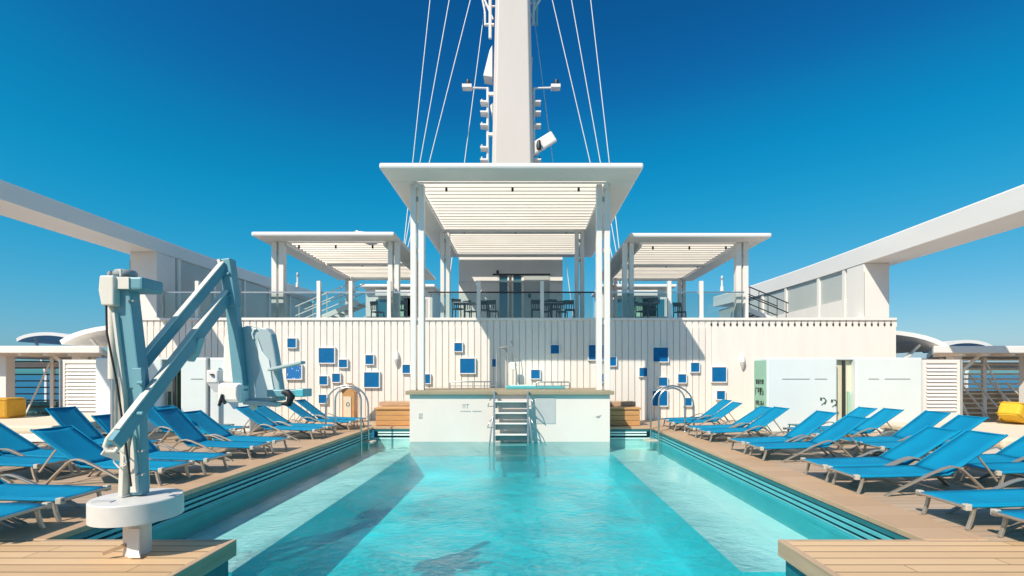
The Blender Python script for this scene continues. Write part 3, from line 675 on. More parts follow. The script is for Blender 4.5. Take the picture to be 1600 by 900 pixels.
place_bar(878, 21.1, 2.8, 'dark bar chair second from the right end of the centre row')
place_bar(890, 20.5, .0, 'dark bar chair at the right end under the tall pergola')
place_bar(1003, 21.0, .4, 'dark bar chair under the right small pergola, leftmost there')
place_bar(1020, 20.3, 2.9, 'dark bar chair under the right small pergola left of the railing post')
place_bar(1062, 21.2, .2, 'dark bar chair under the right small pergola right of the railing post')
place_bar(628, 20.6, .3, 'dark bar chair beside the left tall pergola post')
place_bar(590, 21.2, 2.7, 'dark bar chair under the left small pergola')

def high_table(px, d, label):
    r = empty('high_table', (ax(px, d), d, UP), 0, label, 'table')
    m = MB(); m.box(-.45, .45, -.35, .35, .98, 1.02, 'grey'); m.build('tabletop', r, bevel=.01)
    m = MB(); m.tube([(0, 0, .03), (0, 0, .98)], .04, 'dark'); m.build('pedestal', r)
    m = MB(); m.lathe([(.28, 0), (.28, .02), (.05, .04)], (0, 0, 0), 'dark', 20); m.build('foot', r)
high_table(726, 20.6, 'grey high table between two dark chairs left of the sliding door')
high_table(862, 20.7, 'grey high table among the dark chairs right of the sliding door')
high_table(1012, 20.7, 'grey high table between chairs under the right small pergola')

# stairs seen through the railings
def stair(px0, px1, d, sgn, label, mt, zh):
    x0, x1 = ax(px0, d), ax(px1, d); r = empty('staircase', ((x0 + x1) / 2, d, UP), 0, label, 'stairs'); L_ = (x1 - x0) / 2
    zl = .05
    for yy in (0, .9):
        m = MB(); m.bar((-L_, yy, zl if sgn > 0 else zh), (L_, yy, zh if sgn > 0 else zl), .05, .2, 'white'); m.build('stringer', r)
        for o_ in (.55, .95):
            m = MB(); m.tube([(-L_, yy, (zl if sgn > 0 else zh) + o_), (L_, yy, (zh if sgn > 0 else zl) + o_)], .025, mt); m.build('handrail', r)
    for i in range(9):
        t = (i + .5) / 9; z = zl + (zh - zl) * (t if sgn > 0 else 1 - t)
        m = MB(); m.box(-L_ + 2 * L_ * t - .13, -L_ + 2 * L_ * t + .13, .03, .87, z, z + .035, 'rubgrey'); m.build('step', r)
        if i % 2 == 0:
            m = MB(); m.tube([(-L_ + 2 * L_ * t, 0, z), (-L_ + 2 * L_ * t, 0, z + .95)], .016, mt); m.build('baluster', r)
stair(462, 560, 21.5, 1, 'white staircase with pale handrails under the left small pergola', 'white', 1.2)
stair(1168, 1232, 20.5, -1, 'white staircase with dark handrails right of the right small pergola', 'dark', .75)

# ------------------------------------------------------------------ side beams, columns, windscreens
def side_beam(xi, xo, z0, z1, y0, y1, cx0, cx1, label):
    r = empty('overhead_beam', ((xi + xo) / 2, YW, 0), 0, label, 'beam', 'long white beams over the ship sides'); c = (xi + xo) / 2
    m = MB(); n = 24
    prof = [(xi, z0), (xi, z1 - .045), (xi + (xo - xi) * .025, z1), (xi + (xo - xi) * .15, z1 + .05), (xo, z1 + .05), (xo, z0 + .1), (xo - (xo - xi) * .1, z0)]
    vs = []
    for i in range(n + 1):
        y = y0 + (y1 - y0) * i / n; lift = .0019 * max(0, y - 17) ** 2
        vs += [(px - c, y - YW, pz + lift) for px, pz in prof]
    k_ = len(prof); fs = [(i * k_ + j, i * k_ + (j + 1) % k_, (i + 1) * k_ + (j + 1) % k_, (i + 1) * k_ + j) for i in range(n) for j in range(k_)]
    fs += [tuple(range(k_))[::-1], tuple(n * k_ + j for j in range(k_))]
    m.add(vs, fs, 'beam'); m.build('beam', r)
    m = MB(); m.box(cx0 - c, cx1 - c, -.02, .9, UP + .031, z0 - .003, 'white'); m.build('column', r, bevel=.015)
    m = MB(); m.box(cx0 - c, cx0 - c + .015, -.03, -.021, UP + .1, z0 - .3, 'grey'); m.build('cable_duct', r)
side_beam(-12.7, -14.1, 5.81, 6.30, 3, 31, -13.65, -12.72, 'long white overhead beam with column along the left ship side')
side_beam(11.7, 13.1, 5.42, 6.04, 3, 31, 11.72, 12.6, 'long white overhead beam with column along the right ship side')
def windscreen(x, zl, zt, ys, label, sgn):
    r = empty('side_windscreen', (x, YW + 1, UP), 0, label, 'windscreen', 'windscreens along the upper deck sides')
    L_ = 12.0
    m = MB(); m.box(-.05, .05, 0, L_, 0, zl, 'white'); m.build('lower_panel', r)
    m = MB(); m.box(-.012, .012, 0, L_, zl, zt, 'tint'); m.build('pane', r)
    m = MB(); m.box(-.04, .04, 0, L_, zt, zt + .035, 'grey'); m.build('top_rail', r)
    for y in ys:
        m = MB(); m.box(-.08 , .08, y - .07, y + .07, 0, zt, 'white'); m.build('mullion', r)
windscreen(-12.78, .45, 2.34, (.1, 2.2, 4.4, 6.6, 8.8), 'grey glass windscreen under the left overhead beam', 1)
windscreen(11.80, .83, 1.95, (.1, 1.7, 4.2, 6.4, 8.6), 'glass windscreen with white lower panel under the right overhead beam', -1)

# ------------------------------------------------------------------ mast and rigging
MY = 27.0
mast = empty('mast', (ax(802, MY), MY, UP), 0, 'tall tapering pale beige mast rising behind the tall pergola', 'mast')
m = MB(); 
def ring(z, w_, dp, ch): return [(-w_ + ch, -dp, z), (w_ - ch, -dp, z), (w_, -dp + ch, z), (w_, dp - ch, z), (w_ - ch, dp, z), (-w_ + ch, dp, z), (-w_, dp - ch, z), (-w_, -dp + ch, z)]
r1, r2 = ring(0, 1.27, 1.3, .2), ring(21, .86, .9, .16)
m.add(r1 + r2, [(k_, (k_ + 1) % 8, 8 + (k_ + 1) % 8, 8 + k_) for k_ in range(8)] + [tuple(range(8))[::-1], tuple(range(8, 16))], 'mast'); m.build('shaft', mast, bevel=.03)
mx0 = ax(802, MY)
def ML(px, py, y=MY): v = at(px, py, y); return Vector((v.x - mx0, v.y - MY, v.z - UP))
# fairings and lattice arms on the mast
m = MB(); m.prism([ML(769, 70), ML(769, 120), ML(755, 118), ML(765, 78)], (0, .8, 0), 'white'); m.build('fairing', mast, bevel=.02)
m = MB(); m.prism([ML(766, 165), ML(772, 158), ML(772, 185), ML(768, 180)], (0, .6, 0), 'white'); m.build('fairing', mast)
m = MB(); m.prism([ML(828, 160), ML(834, 162), ML(833, 184), ML(828, 190)], (0, .6, 0), 'white'); m.build('fairing', mast)
m = MB(); m.prism([ML(828, 85), ML(832.5, 90), ML(831, 130), ML(828, 136)], (0, .6, 0), 'white'); m.build('fairing', mast)
for sgn, px in ((-1, 766), (1, 838)):
    m = MB()
    if sgn < 0:
        m.tube([ML(766, -60), ML(766, 60)], .09, 'white'); m.tube([ML(754, -8), ML(770, 30)], .06, 'white'); m.tube([ML(752, -10), ML(758, 20), ML(758, 40)], .05, 'white'); m.tube([ML(758, 39), ML(772, 39)], .08, 'white'); m.tube([ML(766, 10), ML(774, 10)], .05, 'white')
    else:
        m.tube([ML(836, -60), ML(833, 38)], .09, 'white'); m.tube([ML(846, -5), ML(826, 32)], .06, 'white'); m.tube([ML(826, 5), ML(840, 5)], .05, 'white'); m.tube([ML(840, -40), ML(839, 40)], .05, 'green')
    m.build('lattice_arm', mast)
m = MB(); m.bar(ML(650, -55), ML(955, -55), .3, .3, 'white'); m.build('yard', mast)
def signal_mast(px, sgn, label):
    x, _, z = at(px, 253, MY - .4); zb = UP + 5
    r = empty('signal_mast', (x, MY - .4, zb), 0, label, 'signal mast', 'signal masts beside the main mast')
    Q = lambda qx, qy: Vector((ax(qx, MY - .4) - x, 0, az(qy, MY - .4) - zb))
    m = MB(); m.tube([(0, 0, 0), Q(px, 137)], .07, 'white'); m.build('pole', r)
    e = px + sgn * -1 * 0
    tip = 730 if sgn < 0 else 868
    m = MB(); m.tube([Q(px, 138), Q(tip, 137)], .05, 'white'); m.build('yardarm', r)
    m = MB(); m.box(Q(tip, 0).x - .25, Q(tip, 0).x + .25, -.2, .2, Q(0, 139).z, Q(0, 134).z, 'white'); b_ = m.build('lamp_bracket', r)
    m = MB(); m.lathe([(.1, 0), (.13, .12), (.1, .3)], (Q(tip, 0).x + .05, 0, Q(0, 133.9).z), 'dark', 10); m.build('lamp', r)
    for i, py in enumerate((162, 178, 198, 233, 252)):
        m = MB(); m.box(min(Q(px, 0).x, Q(px + sgn * 11, 0).x), max(Q(px, 0).x, Q(px + sgn * 11, 0).x), -.25, .25, Q(0, py - 3).z - .13, Q(0, py - 3).z - .05, 'white'); pl = m.build('shelf', r)
        if i != 1:
            m = MB(); m.lathe([(.06, 0), (.065, .08), (.04, .18)], (Q(px + sgn * 9, 0).x, 0, Q(0, py - 3).z - .045), 'caps' if sgn < 0 else 'dark', 10); m.build('lantern', r)
    for py in (147, 210):
        m = MB(); m.bar(Q(px, py), Q(px - sgn * 9, py), .15, .15, 'white'); m.build('stay_arm', r)
signal_mast(762, -1, 'slim signal mast with lantern shelves left of the main mast')
signal_mast(834, 1, 'slim signal mast with dark lanterns right of the main mast')
rd = empty('radar_scanner', tuple(at(829, 236, MY - .7)), 0, 'white bar radar scanner tilted upward at the right of the mast', 'radar')
b0 = at(829, 236, MY - .7)
m = MB(); m.bar((0, 0, 0), at(866, 213, MY - .7) - b0, .25, .62, 'white'); m.build('scanner_bar', rd, bevel=.08)
m = MB(); m.lathe([(.12, 0), (.14, .2), (.08, .45)], tuple(at(842, 233, MY - 1.0) - b0), 'dark', 12); m.build('motor', rd)
m = MB(); m.bar((-.1, .2, -.2), (.4, .2, .0), .2, .2, 'white'); m.build('mount', rd)

STAYS = [((672, 0), (645, 253), 'outermost white wire stay on the left of the mast'), ((702, 0), (657, 250), 'second white wire stay from the left, left of the mast'),
         ((735, 0), (671, 253), 'third white wire stay from the left, left of the mast'), ((757, 15), (726, 253), 'innermost white wire stay close to the left of the mast'),
         ((833, 15), (864, 253), 'innermost white wire stay close to the right of the mast'), ((863, 0), (922, 253), 'third white wire stay from the right, right of the mast'),
         ((893, 0), (938, 253), 'second white wire stay from the right, right of the mast'), ((923, 0), (952, 253), 'outermost white wire stay on the right of the mast')]
for (xa, ya), (xb, yb), lab in STAYS:
    d = MY + (1.5 if 'inner' in lab else .2)
    s_ = (xb - xa) / (yb - ya); top = at(xa + s_ * (-55 - ya), -55, d); zt_ = UP
    pyb = HY - (UP - CAMH) * FPX / d; bot = at(xb + s_ * (pyb - yb), pyb, d)
    m = MB(); m.tube([(0, 0, 0), top - bot], .025, 'white', 6); o = m.build('wire_stay', loc=tuple(bot)); tag(o, lab, 'stay', 'wire stays of the mast', 'thing')

# little things on the roofs
gl = empty('seagull', (ax(566, 18), 18.0, 6.495), 0, 'white and grey gull sitting on the left small pergola roof', 'gull')
m = MB(); m.tube([(-.2, 0, .2), (-.1, 0, .17), (.05, 0, .14), (.2, 0, .1), (.33, 0, .08)], [.03, .07, .09, .06, .015], 'white', 10); m.build('body', gl)
m = MB(); m.tube([(-.24, 0, .235), (-.2, 0, .24), (-.15, 0, .2)], [.02, .045, .04], 'white', 8); m.build('head', gl)
m = MB(); m.tube([(-.31, 0, .225), (-.235, 0, .235)], [.005, .014], 'yellow', 6); m.build('beak', gl)
for sy in (-.03, .03):
    m = MB(); m.tube([(.02, sy, .1), (.02, sy, -.0)], .008, 'orange', 5); m.build('leg', gl)
for sy in (-.08, .08):
    m = MB(); m.tube([(-.08, sy, .18), (.1, sy, .16), (.34, sy * .5, .1)], [.02, .04, .008], 'grey', 8); m.build('wing', gl)
def antenna(px, py0, py1, d, label):
    b = at(px, py1, d); r = empty('antenna', tuple(b), 0, label, 'antenna')
    H = az(py0, d) - b.z
    m = MB(); m.tube([(0, 0, 0), (0, 0, H)], .05, 'white'); m.build('rod', r)
    m = MB(); m.lathe([(.09, 0), (.09, H * .3)], (0, 0, 0), 'white', 10); m.build('socket', r)
    m = MB(); m.lathe([(.08, 0), (.08, .1)], (.0, 0, H * .75), 'grey', 10); m.build('collar', r)
antenna(465, 426, 449, 27, 'short white antenna above the left beam beyond the small pergola')
antenna(1128, 431, 455, 27, 'short white antenna beyond the right small pergola')

# ------------------------------------------------------------------ side cabins (low shower blocks), louvres, canopies, rails
def cabin(sgn, label):
    inner, door0, door1, outer = (6.53, 8.42, 8.92, 10.72)
    T = lambda x: x if sgn > 0 else 2 * XC - x - .1
    r = empty('shower_cabin', (T(8.6), 13.45, 0), 0, label, 'cabin', 'white shower cabins beside the loungers'); c = T(8.6)
    m = MB(); m.box(T(inner) - c, T(door0) - c, 0, .75, 0, 2.02, 'cool'); m.build('front_panel', r, bevel=.04)
    m = MB(); m.box(T(door1) - c, T(outer) - c, 0, .75, 0, 2.02, 'cool'); m.build('front_panel', r, bevel=.04)
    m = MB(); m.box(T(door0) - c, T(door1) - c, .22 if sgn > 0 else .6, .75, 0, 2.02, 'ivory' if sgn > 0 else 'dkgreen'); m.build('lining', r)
    m = MB(); m.box(T(door0) - c, T(door1) - c, .1 if sgn > 0 else 0, .21 if sgn > 0 else .6, 1.97, 2.02, 'cool'); m.build('lintel', r)
    mid = T((door0 + door1) / 2) - c
    m = MB(); m.box(mid - .03, mid + .03, .1, .16, 0, 1.95, 'dark'); m.build('door_post', r)
    m = MB(); m.box(mid + .14 * sgn, mid + .2 * sgn, .16, .2, 0, 1.1, 'green' if sgn > 0 else 'dkgreen'); m.build('half_door', r)
    xs = [(1222, 1265), (1273, 1292), (1357, 1373), (1382, 1422)]
    for a, b in xs:
        m = MB(); m.box(T(ax(a, 13.45)) - c, T(ax(b, 13.45)) - c, -.012, -.001, 1.44, 1.455, 'grey'); m.build('grip_slot', r)
    if sgn > 0:
        # pale green end wall with lettering that faces the pool
        m = MB(); m.box(inner - c - .02, inner - c - .001, .03, .72, .1, 1.95, 'green'); gw = m.build('end_wall', r)
        rnd = random.Random(3)
        for row, (z, hh, n_) in enumerate(((1.30, .13, 4), (1.0, .2, 4), (.72, .12, 5), (.52, .12, 4))):
            m = MB()
            for i in range(n_):
                y0 = .16 + i * .5 / n_; w_ = .38 / n_
                for q in range(3):
                    ya = y0 + w_ * rnd.choice((0, .35, .7)); 
                    m.box(inner - c - .026, inner - c - .021, ya, ya + w_ * .3, z + hh * rnd.choice((0, 0, .3)), z + hh * rnd.choice((.6, 1, 1)), 'glyph')
                m.box(inner - c - .0255, inner - c - .021, y0, y0 + w_ * .95, z + hh * rnd.choice((0, .45, .85)), z + hh * (rnd.choice((.15, .6, 1))), 'glyph')
            m.build('lettering', gw)
        for px, py in ((1286, 627), (1303, 630)):
            X, Z = ax(px, 13.45) - c, az(py, 13.45)
            m = MB(); m.tube([(X + .07 * math.cos(a), -.004, Z + .09 * math.sin(a)) for a in [R(-60 + 20 * i) for i in range(9)]], .014, 'dkgreen', 6); m.box(X - .08, X - .03, -.008, -.001, Z + .02, Z + .1, 'dkgreen'); m.bar((X - .05, -.005, Z - .1), (X + .1, -.005, Z + .02), .01, .02, 'dkgreen', up=(0, 1, 0)); m.build('symbol', r)
    return r
cabin(1, 'low white shower cabin with ivory doorway behind the right loungers')
cabin(-1, 'low white shower cabin with dark green doorway behind the lift')

def lamp_pole(px, d, label):
    r = empty('lamp_pole', (ax(px, d), d, 0), 0, label, 'pole')
    m = MB(); m.tube([(0, 0, 0), (0, 0, 2.0)], .055, 'grey', 10); m.build('pole', r)
    m = MB(); m.box(.04, .34, -.14, .14, 1.34, 1.68, 'white'); m.build('housing', r, bevel=.03)
    m = MB(); m.prism([(.06, -.12, 1.33), (.36, -.12, 1.38), (.38, -.12, 1.12), (.24, -.12, 1.1)], (0, .24, 0), 'rubgrey'); m.build('hood', r)
    m = MB(); m.lathe([(.05, 0), (.05, .03)], (.2, -.16, 1.55), 'dark', 12); m.build('sensor', r)
lamp_pole(325, 13.2, 'grey pole with white lamp housing in front of the left shower cabin')

def louvre_screen(x0, x1, label):
    d = 14.6; r = empty('louvre_screen', ((x0 + x1) / 2, d, 0), 0, label, 'screen', 'white louvre screens beside the cabins'); h = (x1 - x0) / 2
    m = MB(); m.box(-h, h, .05, .1, 0, 2.0, 'white'); m.build('backing', r)
    m = MB()
    z = .55
    while z < 1.85: m.bar((-h + .1, .02, z), (h - .1, .02, z), .012, .1, 'white', up=(0, .5, .86)); z += .105
    m.build('slats', r)
    m = MB(); m.box(-h, -h + .08, 0, .049, 0, 2.0, 'white'); m.box(h - .08, h, 0, .049, 0, 2.0, 'white'); m.box(-h + .08, h - .08, 0, .049, 1.9, 2.0, 'white'); m.box(-h + .08, h - .08, 0, .049, 0, .45, 'white'); m.build('frame', r)
    m = MB(); m.tube([(h + .03 if x0 > 0 else -h - .03, -.02, 0), (h + .03 if x0 > 0 else -h - .03, -.02, 2.0)], .03, 'grey'); m.build('side_post', r)
louvre_screen(ax(1443, 14.6), ax(1500, 14.6), 'white louvre screen right of the right shower cabin')
louvre_screen(ax(97, 14.6), ax(168, 14.6), 'white louvre screen left of the lift post')

def canopy(sgn, label):
    x0, x1 = (13.02, 20.5) if sgn > 0 else (-13.55, -20.8)
    r = empty('side_canopy', (x0, 15.9, 0), 0, label, 'canopy', 'flat canopies along the ship sides'); w_ = x1 - x0
    m = MB(); m.prism([(0, 0, 2.25), (w_, 0, 2.25), (w_, 7, 2.25), (sgn * 5.4, 7, 2.25)], (0, 0, .23), 'white'); m.build('roof', r, bevel=.02)
    m = MB(); m.box(.55 * sgn, w_, 2.6, 2.75, 1.80, 2.02, 'white'); m.build('rear_beam', r)
    for i in range(7):
        m = MB(); m.box(sgn * (1.0 + i * .8), sgn * (1.1 + i * .8), .1, max(.6, min(6.9, (1. + i * .8) * 1.25)), 2.17, 2.248, 'white'); m.build('rafter', r)
    for xx in (1.15, 3.6):
        m = MB(); m.box(sgn * xx, sgn * (xx + .28), .6, .9, 0, 2.248, 'white'); m.build('post', r, bevel=.01)
        m = MB(); m.bar((sgn * (xx + .14), .7, 1.5), (sgn * (xx + 1.0), .7, 2.245), .06, .1, 'white'); m.build('brace', r)
canopy(1, 'flat white canopy over the right ship side')
canopy(-1, 'flat grey-white canopy over the left ship side')

def curved(px0, px1, py_top, py_low, d, label):
    x0, x1 = ax(px0, d), ax(px1, d); zt_, zl = az(py_top, d), az(py_low, d); c = (x0 + x1) / 2
    r = empty('curved_canopy', (c, d, 0), 0, label, 'canopy', 'curved white canopies beyond the ship sides'); h = (x1 - x0) / 2
    m = MB(); n = 14; top = []; 
    for i in range(n + 1):
        t = i / n; a = PI * (.12 + .76 * t); top.append((-h * math.cos(a) / math.cos(PI * .12), zl + (zt_ - zl) * (math.sin(a) - math.sin(PI * .12)) / (1 - math.sin(PI * .12))))
    poly = [(x, 0, z) for x, z in top] + [(x * .97, 0, z - .17) for x, z in reversed(top)]
    m.prism(poly, (0, 4.5, 0), 'white'); m.build('shell', r)
    for sx in (-1, 1):
        m = MB(); m.bar((sx * h * .35, .6, 1.6), (sx * h * .75, .6, zl + .1), .1, .1, 'white'); m.build('strut', r)
        m = MB(); m.bar((sx * h * .35, .6, 0), (sx * h * .35, .6, 1.62), .12, .12, 'white'); m.build('post', r)
curved(93, 330, 506, 532, 20.5, 'large curved white canopy left of the lift column')
curved(25, 118, 519, 529, 26, 'smaller curved white canopy at the far left skyline')
curved(1250, 1484, 515, 541, 20.5, 'large curved white canopy behind the right end of the wall')
curved(1470, 1552, 531, 541, 26, 'smaller curved white canopy at the far right skyline')

def side_rail(sgn, label):
    x0, x1 = (13.0, 19.0) if sgn > 0 else (-13.6, -19.3); d = 17.4
    r = empty('ship_railing', ((x0 + x1) / 2, d, 0), 0, label, 'railing', 'tall ship railings'); h = abs(x1 - x0) / 2
    nb, zs = (9, .225) if sgn < 0 else (12, .17)
    for i in range(nb):
        m = MB(); m.tube([(-h, 0, .22 + i * zs), (h, 0, .22 + i * zs)], .026 if sgn < 0 else .036, 'dark' if sgn < 0 else 'cream', 6); m.build('bar', r)
    m = MB(); m.box(-h, h, .06, .10, 0, .62 if sgn < 0 else 1.0, 'teal' if sgn < 0 else 'edge'); m.build('kick_panel', r)
    if sgn > 0:
        for i in range(6):
            m = MB(); m.bar((-h + .2 + i * .62, -.5, 1.9 - .12 * i), (-h + 1.5 + i * .62, -.5, .05), .03, .06, 'caps'); m.build('slanting_strut', r)
    for i in range(5):
        xx = -h + i * h / 2
        m = MB(); m.box(xx - .06, xx + .06, -.05, .05, 0, 2.16, 'white'); m.build('post', r)
        m = MB(); m.bar((xx + sgn * -.0, -.12, 1.95), (xx + sgn * .9, -.12, .05), .03, .05, 'white'); m.build('brace', r)
side_rail(-1, 'tall dark railing with sea behind it at the left ship side')
side_rail(1, 'tall white railing with slanting braces at the right ship side')

# ------------------------------------------------------------------ daybeds and cubes
def daybed(x0, x1, y0, y1, label):
    r = empty('daybed', ((x0 + x1) / 2, (y0 + y1) / 2, 0), 0, label, 'daybed', 'cream daybeds'); a, b = (x1 - x0) / 2, (y1 - y0) / 2
    m = MB(); m.box(-a, a, -b, b, .03, .22, 'white'); m.build('plinth', r, bevel=.02)
    m = MB(); m.box(-a + .02, a - .02, -b + .02, b - .02, .222, .40, 'cream'); m.build('mattress', r, bevel=.05)
daybed(8.62, 12.9, 9.0, 12.2, 'low cream daybed at the right edge behind the loungers')
daybed(-15.5, -10.7, 11.3, 14.1, 'low cream daybed at the left edge behind the loungers')
def cube(px, d, s, rz, label, mt, z=.40, tilt=0):
    r = empty('cube_cushion', (ax(px, d), d, z), rz, label, 'cushion', 'yellow cube cushions')
    m = MB(); m.box(-s, s, -s, s, 0, 2 * s * .9, mt); b = m.build('cover', r, bevel=.06)
    m = MB()
    for zz in (.05, 2 * s * .9 - .05):
        m.tube([(-s - .004, -s - .004, zz), (s + .004, -s - .004, zz), (s + .004, s + .004, zz), (-s - .004, s + .004, zz), (-s - .004, -s - .004, zz)], .008, mt, 6)
    m.build('piping', b)
    r.rotation_euler = (0, tilt, rz)
cube(1580, 11.6, .21, .35, 'bright yellow cube cushion tipped on its corner on the right daybed', 'yellow', z=.52, tilt=.5)
cube(1588, 12.0, .24, .2, 'darker yellow cube cushion behind the tipped one on the right daybed', 'ochre')
cube(1612, 11.7, .27, -.2, 'ochre cube cushion cut by the right picture edge on the daybed', 'ochre')
cube(8, 13.4, .30, .1, 'ochre cube cushion standing on the left daybed', 'ochre')
cube(-32, 13.3, .30, -.15, 'ochre cube cushion at the left picture edge on the daybed', 'ochre')

def side_table(px, d, label):
    r = empty('side_table', (ax(px, d), d, 0), .1, label, 'side table', 'small dark side tables')
    m = MB(); m.box(-.16, .16, -.16, .16, .25, .275, 'teal'); m.build('tabletop', r, bevel=.005)
    for sx in (-1, 1):
        for sy in (-1, 1):
            m = MB(); m.bar((sx * .15, sy * .15, 0), (sx * .13, sy * .13, .25), .02, .02, 'dark'); m.build('leg', r)
    m = MB(); m.box(-.14, .14, -.14, -.12, .14, .16, 'dark'); m.build('stretcher', r)
side_table(1246, 12.9, 'small dark side table against the right shower cabin')
side_table(352, 12.9, 'small dark side table against the left shower cabin')

# ------------------------------------------------------------------ sun loungers
def lounger(ang):
    r = empty('sun_lounger')
    xh, zh, zf, hw, bl = 1.18, .275, .235, .30, .87
    ca, sa = math.cos(ang), math.sin(ang)
    def sheet(p0, p1, sag, name, nx=10, ny=6):
        m = MB(); vs = []; p0 = Vector(p0); p1 = Vector(p1); dn = Vector((-(p1 - p0).z, 0, (p1 - p0).x)).normalized()
        for i in range(nx + 1):
            t = i / nx; c = p0.lerp(p1, t)
            for j in range(ny + 1):
                u = j / ny * 2 - 1; s_ = sag * (1 - u * u) * (math.sin(PI * t) * .7 + .3)
                vs.append(c + Vector((0, u * (hw - .012), 0)) - dn * s_)
        fs = [(i * (ny + 1) + j, i * (ny + 1) + j + 1, (i + 1) * (ny + 1) + j + 1, (i + 1) * (ny + 1) + j) for i in range(nx) for j in range(ny)]
        m.add(vs, fs, 'fabric', True); o = m.build(name, r)
        s_ = o.modifiers.new('thickness', 'SOLIDIFY'); s_.thickness = .012; s_.offset = 0
        return o
    seat = sheet((.02, 0, zf + .012), (xh, 0, zh + .012), .035, 'seat_sling')
    top = (xh + bl * ca, 0, zh + bl * sa)
    sheet((xh + .01, 0, zh + .014), top, .03, 'back_sling')
    for sy in (-1, 1):
        y = sy * hw
        m = MB(); m.tube([(.0, y, zf), (.5, y, zf + .012), (xh, y, zh)], .016, 'fabric', 8, w=.014); m.tube([(xh, y, zh), (xh + bl * ca + .01, y, zh + bl * sa + .01)], .015, 'fabric', 8); m.build('side_frame', r)
        m = MB(); yy = sy * (hw + .035)
        m.strip([(.36, yy, 0), (.62, yy, .13), (.9, yy, .275), (1.08, yy, .355), (1.18, yy, .382), (1.26, yy, .375), (1.33, yy, .335), (1.42, yy, .255), (1.58, yy, .1), (1.68, yy, 0)], .05, .022, 'alu'); m.build('arm_leg', r, bevel=.004)
        m = MB(); m.strip([(.12, sy * (hw - .02), zf - .005), (.09, sy * (hw - .02), .1), (.05, sy * (hw - .02), 0)], .035, .03, 'alu'); lg = m.build('front_leg', r, bevel=.004)
        m = MB(); m.box(.0, .06, y - .03, y + .03, zf - .035, zf + .03, 'caps'); m.build('end_cap', r, bevel=.008)
        m = MB(); m.bar((xh + .45 * ca, y * .93, zh + .45 * sa - .01), (xh + .62, y * .93, .19), .016, .02, 'alu'); m.build('back_prop', r)
    m = MB(); m.tube([(.0, -hw, zf), (.0, hw, zf)], .016, 'alu'); m.build('foot_rail', r)
    m = MB(); m.tube([(top[0], -hw, top[2]), (top[0], hw, top[2])], .013, 'fabric'); m.build('head_rail', r)
    m = MB(); m.tube([(.62, -hw - .03, .12), (.62, hw + .03, .12)], .014, 'alu'); m.build('stretcher', r)
    m = MB(); m.tube([(1.58, -hw - .03, .1), (1.58, hw + .03, .1)], .014, 'alu'); m.build('stretcher', r)
    return r
protos = {38: lounger(R(35)), 39: lounger(R(37.5)), 36: lounger(R(33)), 47: lounger(R(47))}
used = set(); placed = []
def place(x, y, side, ang, label, group):
    if ang == 38: ang = (38, 39, 38, 36)[len(placed) % 4]
    placed.append(label); x += random.uniform(-.05, .05); y += random.uniform(-.03, .03)
    o = protos[ang] if ang not in used else dup(protos[ang]); used.add(ang)
    o.location = (x, y, .012 if abs(x) < 5.2 and 0 else .002); o.rotation_euler = (0, 0, (0 if side > 0 else PI) + random.uniform(-.04, .04))
    tag(o, label, 'sun lounger', group)
GR, GL = 'blue loungers along the right of the pool', 'blue loungers along the left of the pool'
for x, y, a, lab in [
  (4.5, 4.5, 38, 'blue sun lounger nearest the camera on the right, cut by the bottom right picture edge'),
  (4.42, 5.27, 38, 'blue sun lounger on the right coping, second from the bottom right corner'),
  (4.30, 6.73, 38, 'blue lounger by the right coping with its whole silver arm leg showing'),
  (4.29, 7.48, 38, 'blue lounger by the right coping behind the one whose whole silver arm shows'),
  (4.22, 9.2, 38, 'blue lounger by the right coping, nearer of the pair left of the ivory doorway'),
  (4.21, 9.95, 38, 'blue lounger by the right coping, farther of the pair left of the ivory doorway'),
  (4.15, 11.7, 38, 'blue lounger by the right coping in front of the green lettered wall, nearer of two'),
  (4.15, 12.45, 38, 'blue lounger by the right coping in front of the green lettered wall, farther of two'),
  (4.08, 14.0, 38, 'blue lounger beside the right arched handrails, nearer of the last two'),
  (4.08, 14.78, 38, 'blue lounger farthest away on the right, beside the arched handrails')]:
    place(x, y, 1, a, lab, GR)
for x, y, a, lab in [
  (6.3, 7.0, 38, 'second-row blue lounger on the right, arm leg cut by the right picture edge'),
  (6.4, 7.75, 38, 'second-row blue lounger in front of the cream daybed, seat at the right picture edge'),
  (6.4, 9.3, 38, 'second-row blue lounger with raised back just left of the right daybed'),
  (6.4, 10.05, 38, 'second-row blue lounger with raised back in front of the right louvre screen'),
  (6.4, 11.3, 38, 'second-row blue lounger right of the ivory doorway, nearer of two'),
  (6.4, 12.05, 38, 'second-row blue lounger right at the ivory doorway, farther of two')]:
    place(x, y, 1, a, lab, 'second row of blue loungers on the right')
for x, y, a, lab in [
  (-4.8, 4.75, 38, 'blue lounger nearest the camera on the left, cut by the left picture edge'),
  (-4.8, 5.53, 38, 'blue lounger seat reaching toward the round lift base, second from the lower left corner'),
  (-4.95, 7.2, 38, 'blue lounger left of the lift column with a full silver arm in view'),
  (-4.9, 7.98, 47, 'blue lounger with steep back behind the one left of the lift column'),
  (-4.95, 9.35, 47, 'blue lounger directly right of the lift post in front of the green doorway'),
  (-4.9, 10.1, 38, 'blue lounger in front of the grey lamp pole, beyond the one by the lift post'),
  (-5.0, 12.1, 38, 'blue lounger under the hanging lift seat, nearer of two'),
  (-4.95, 12.85, 38, 'blue lounger under the hanging lift seat, farther of two'),
  (-4.85, 14.15, 38, 'blue lounger beside the left arched handrails, nearer of the last two'),
  (-4.8, 14.9, 38, 'blue lounger farthest away on the left, in front of the corrugated wall')]:
    place(x, y, -1, a, lab, GL)
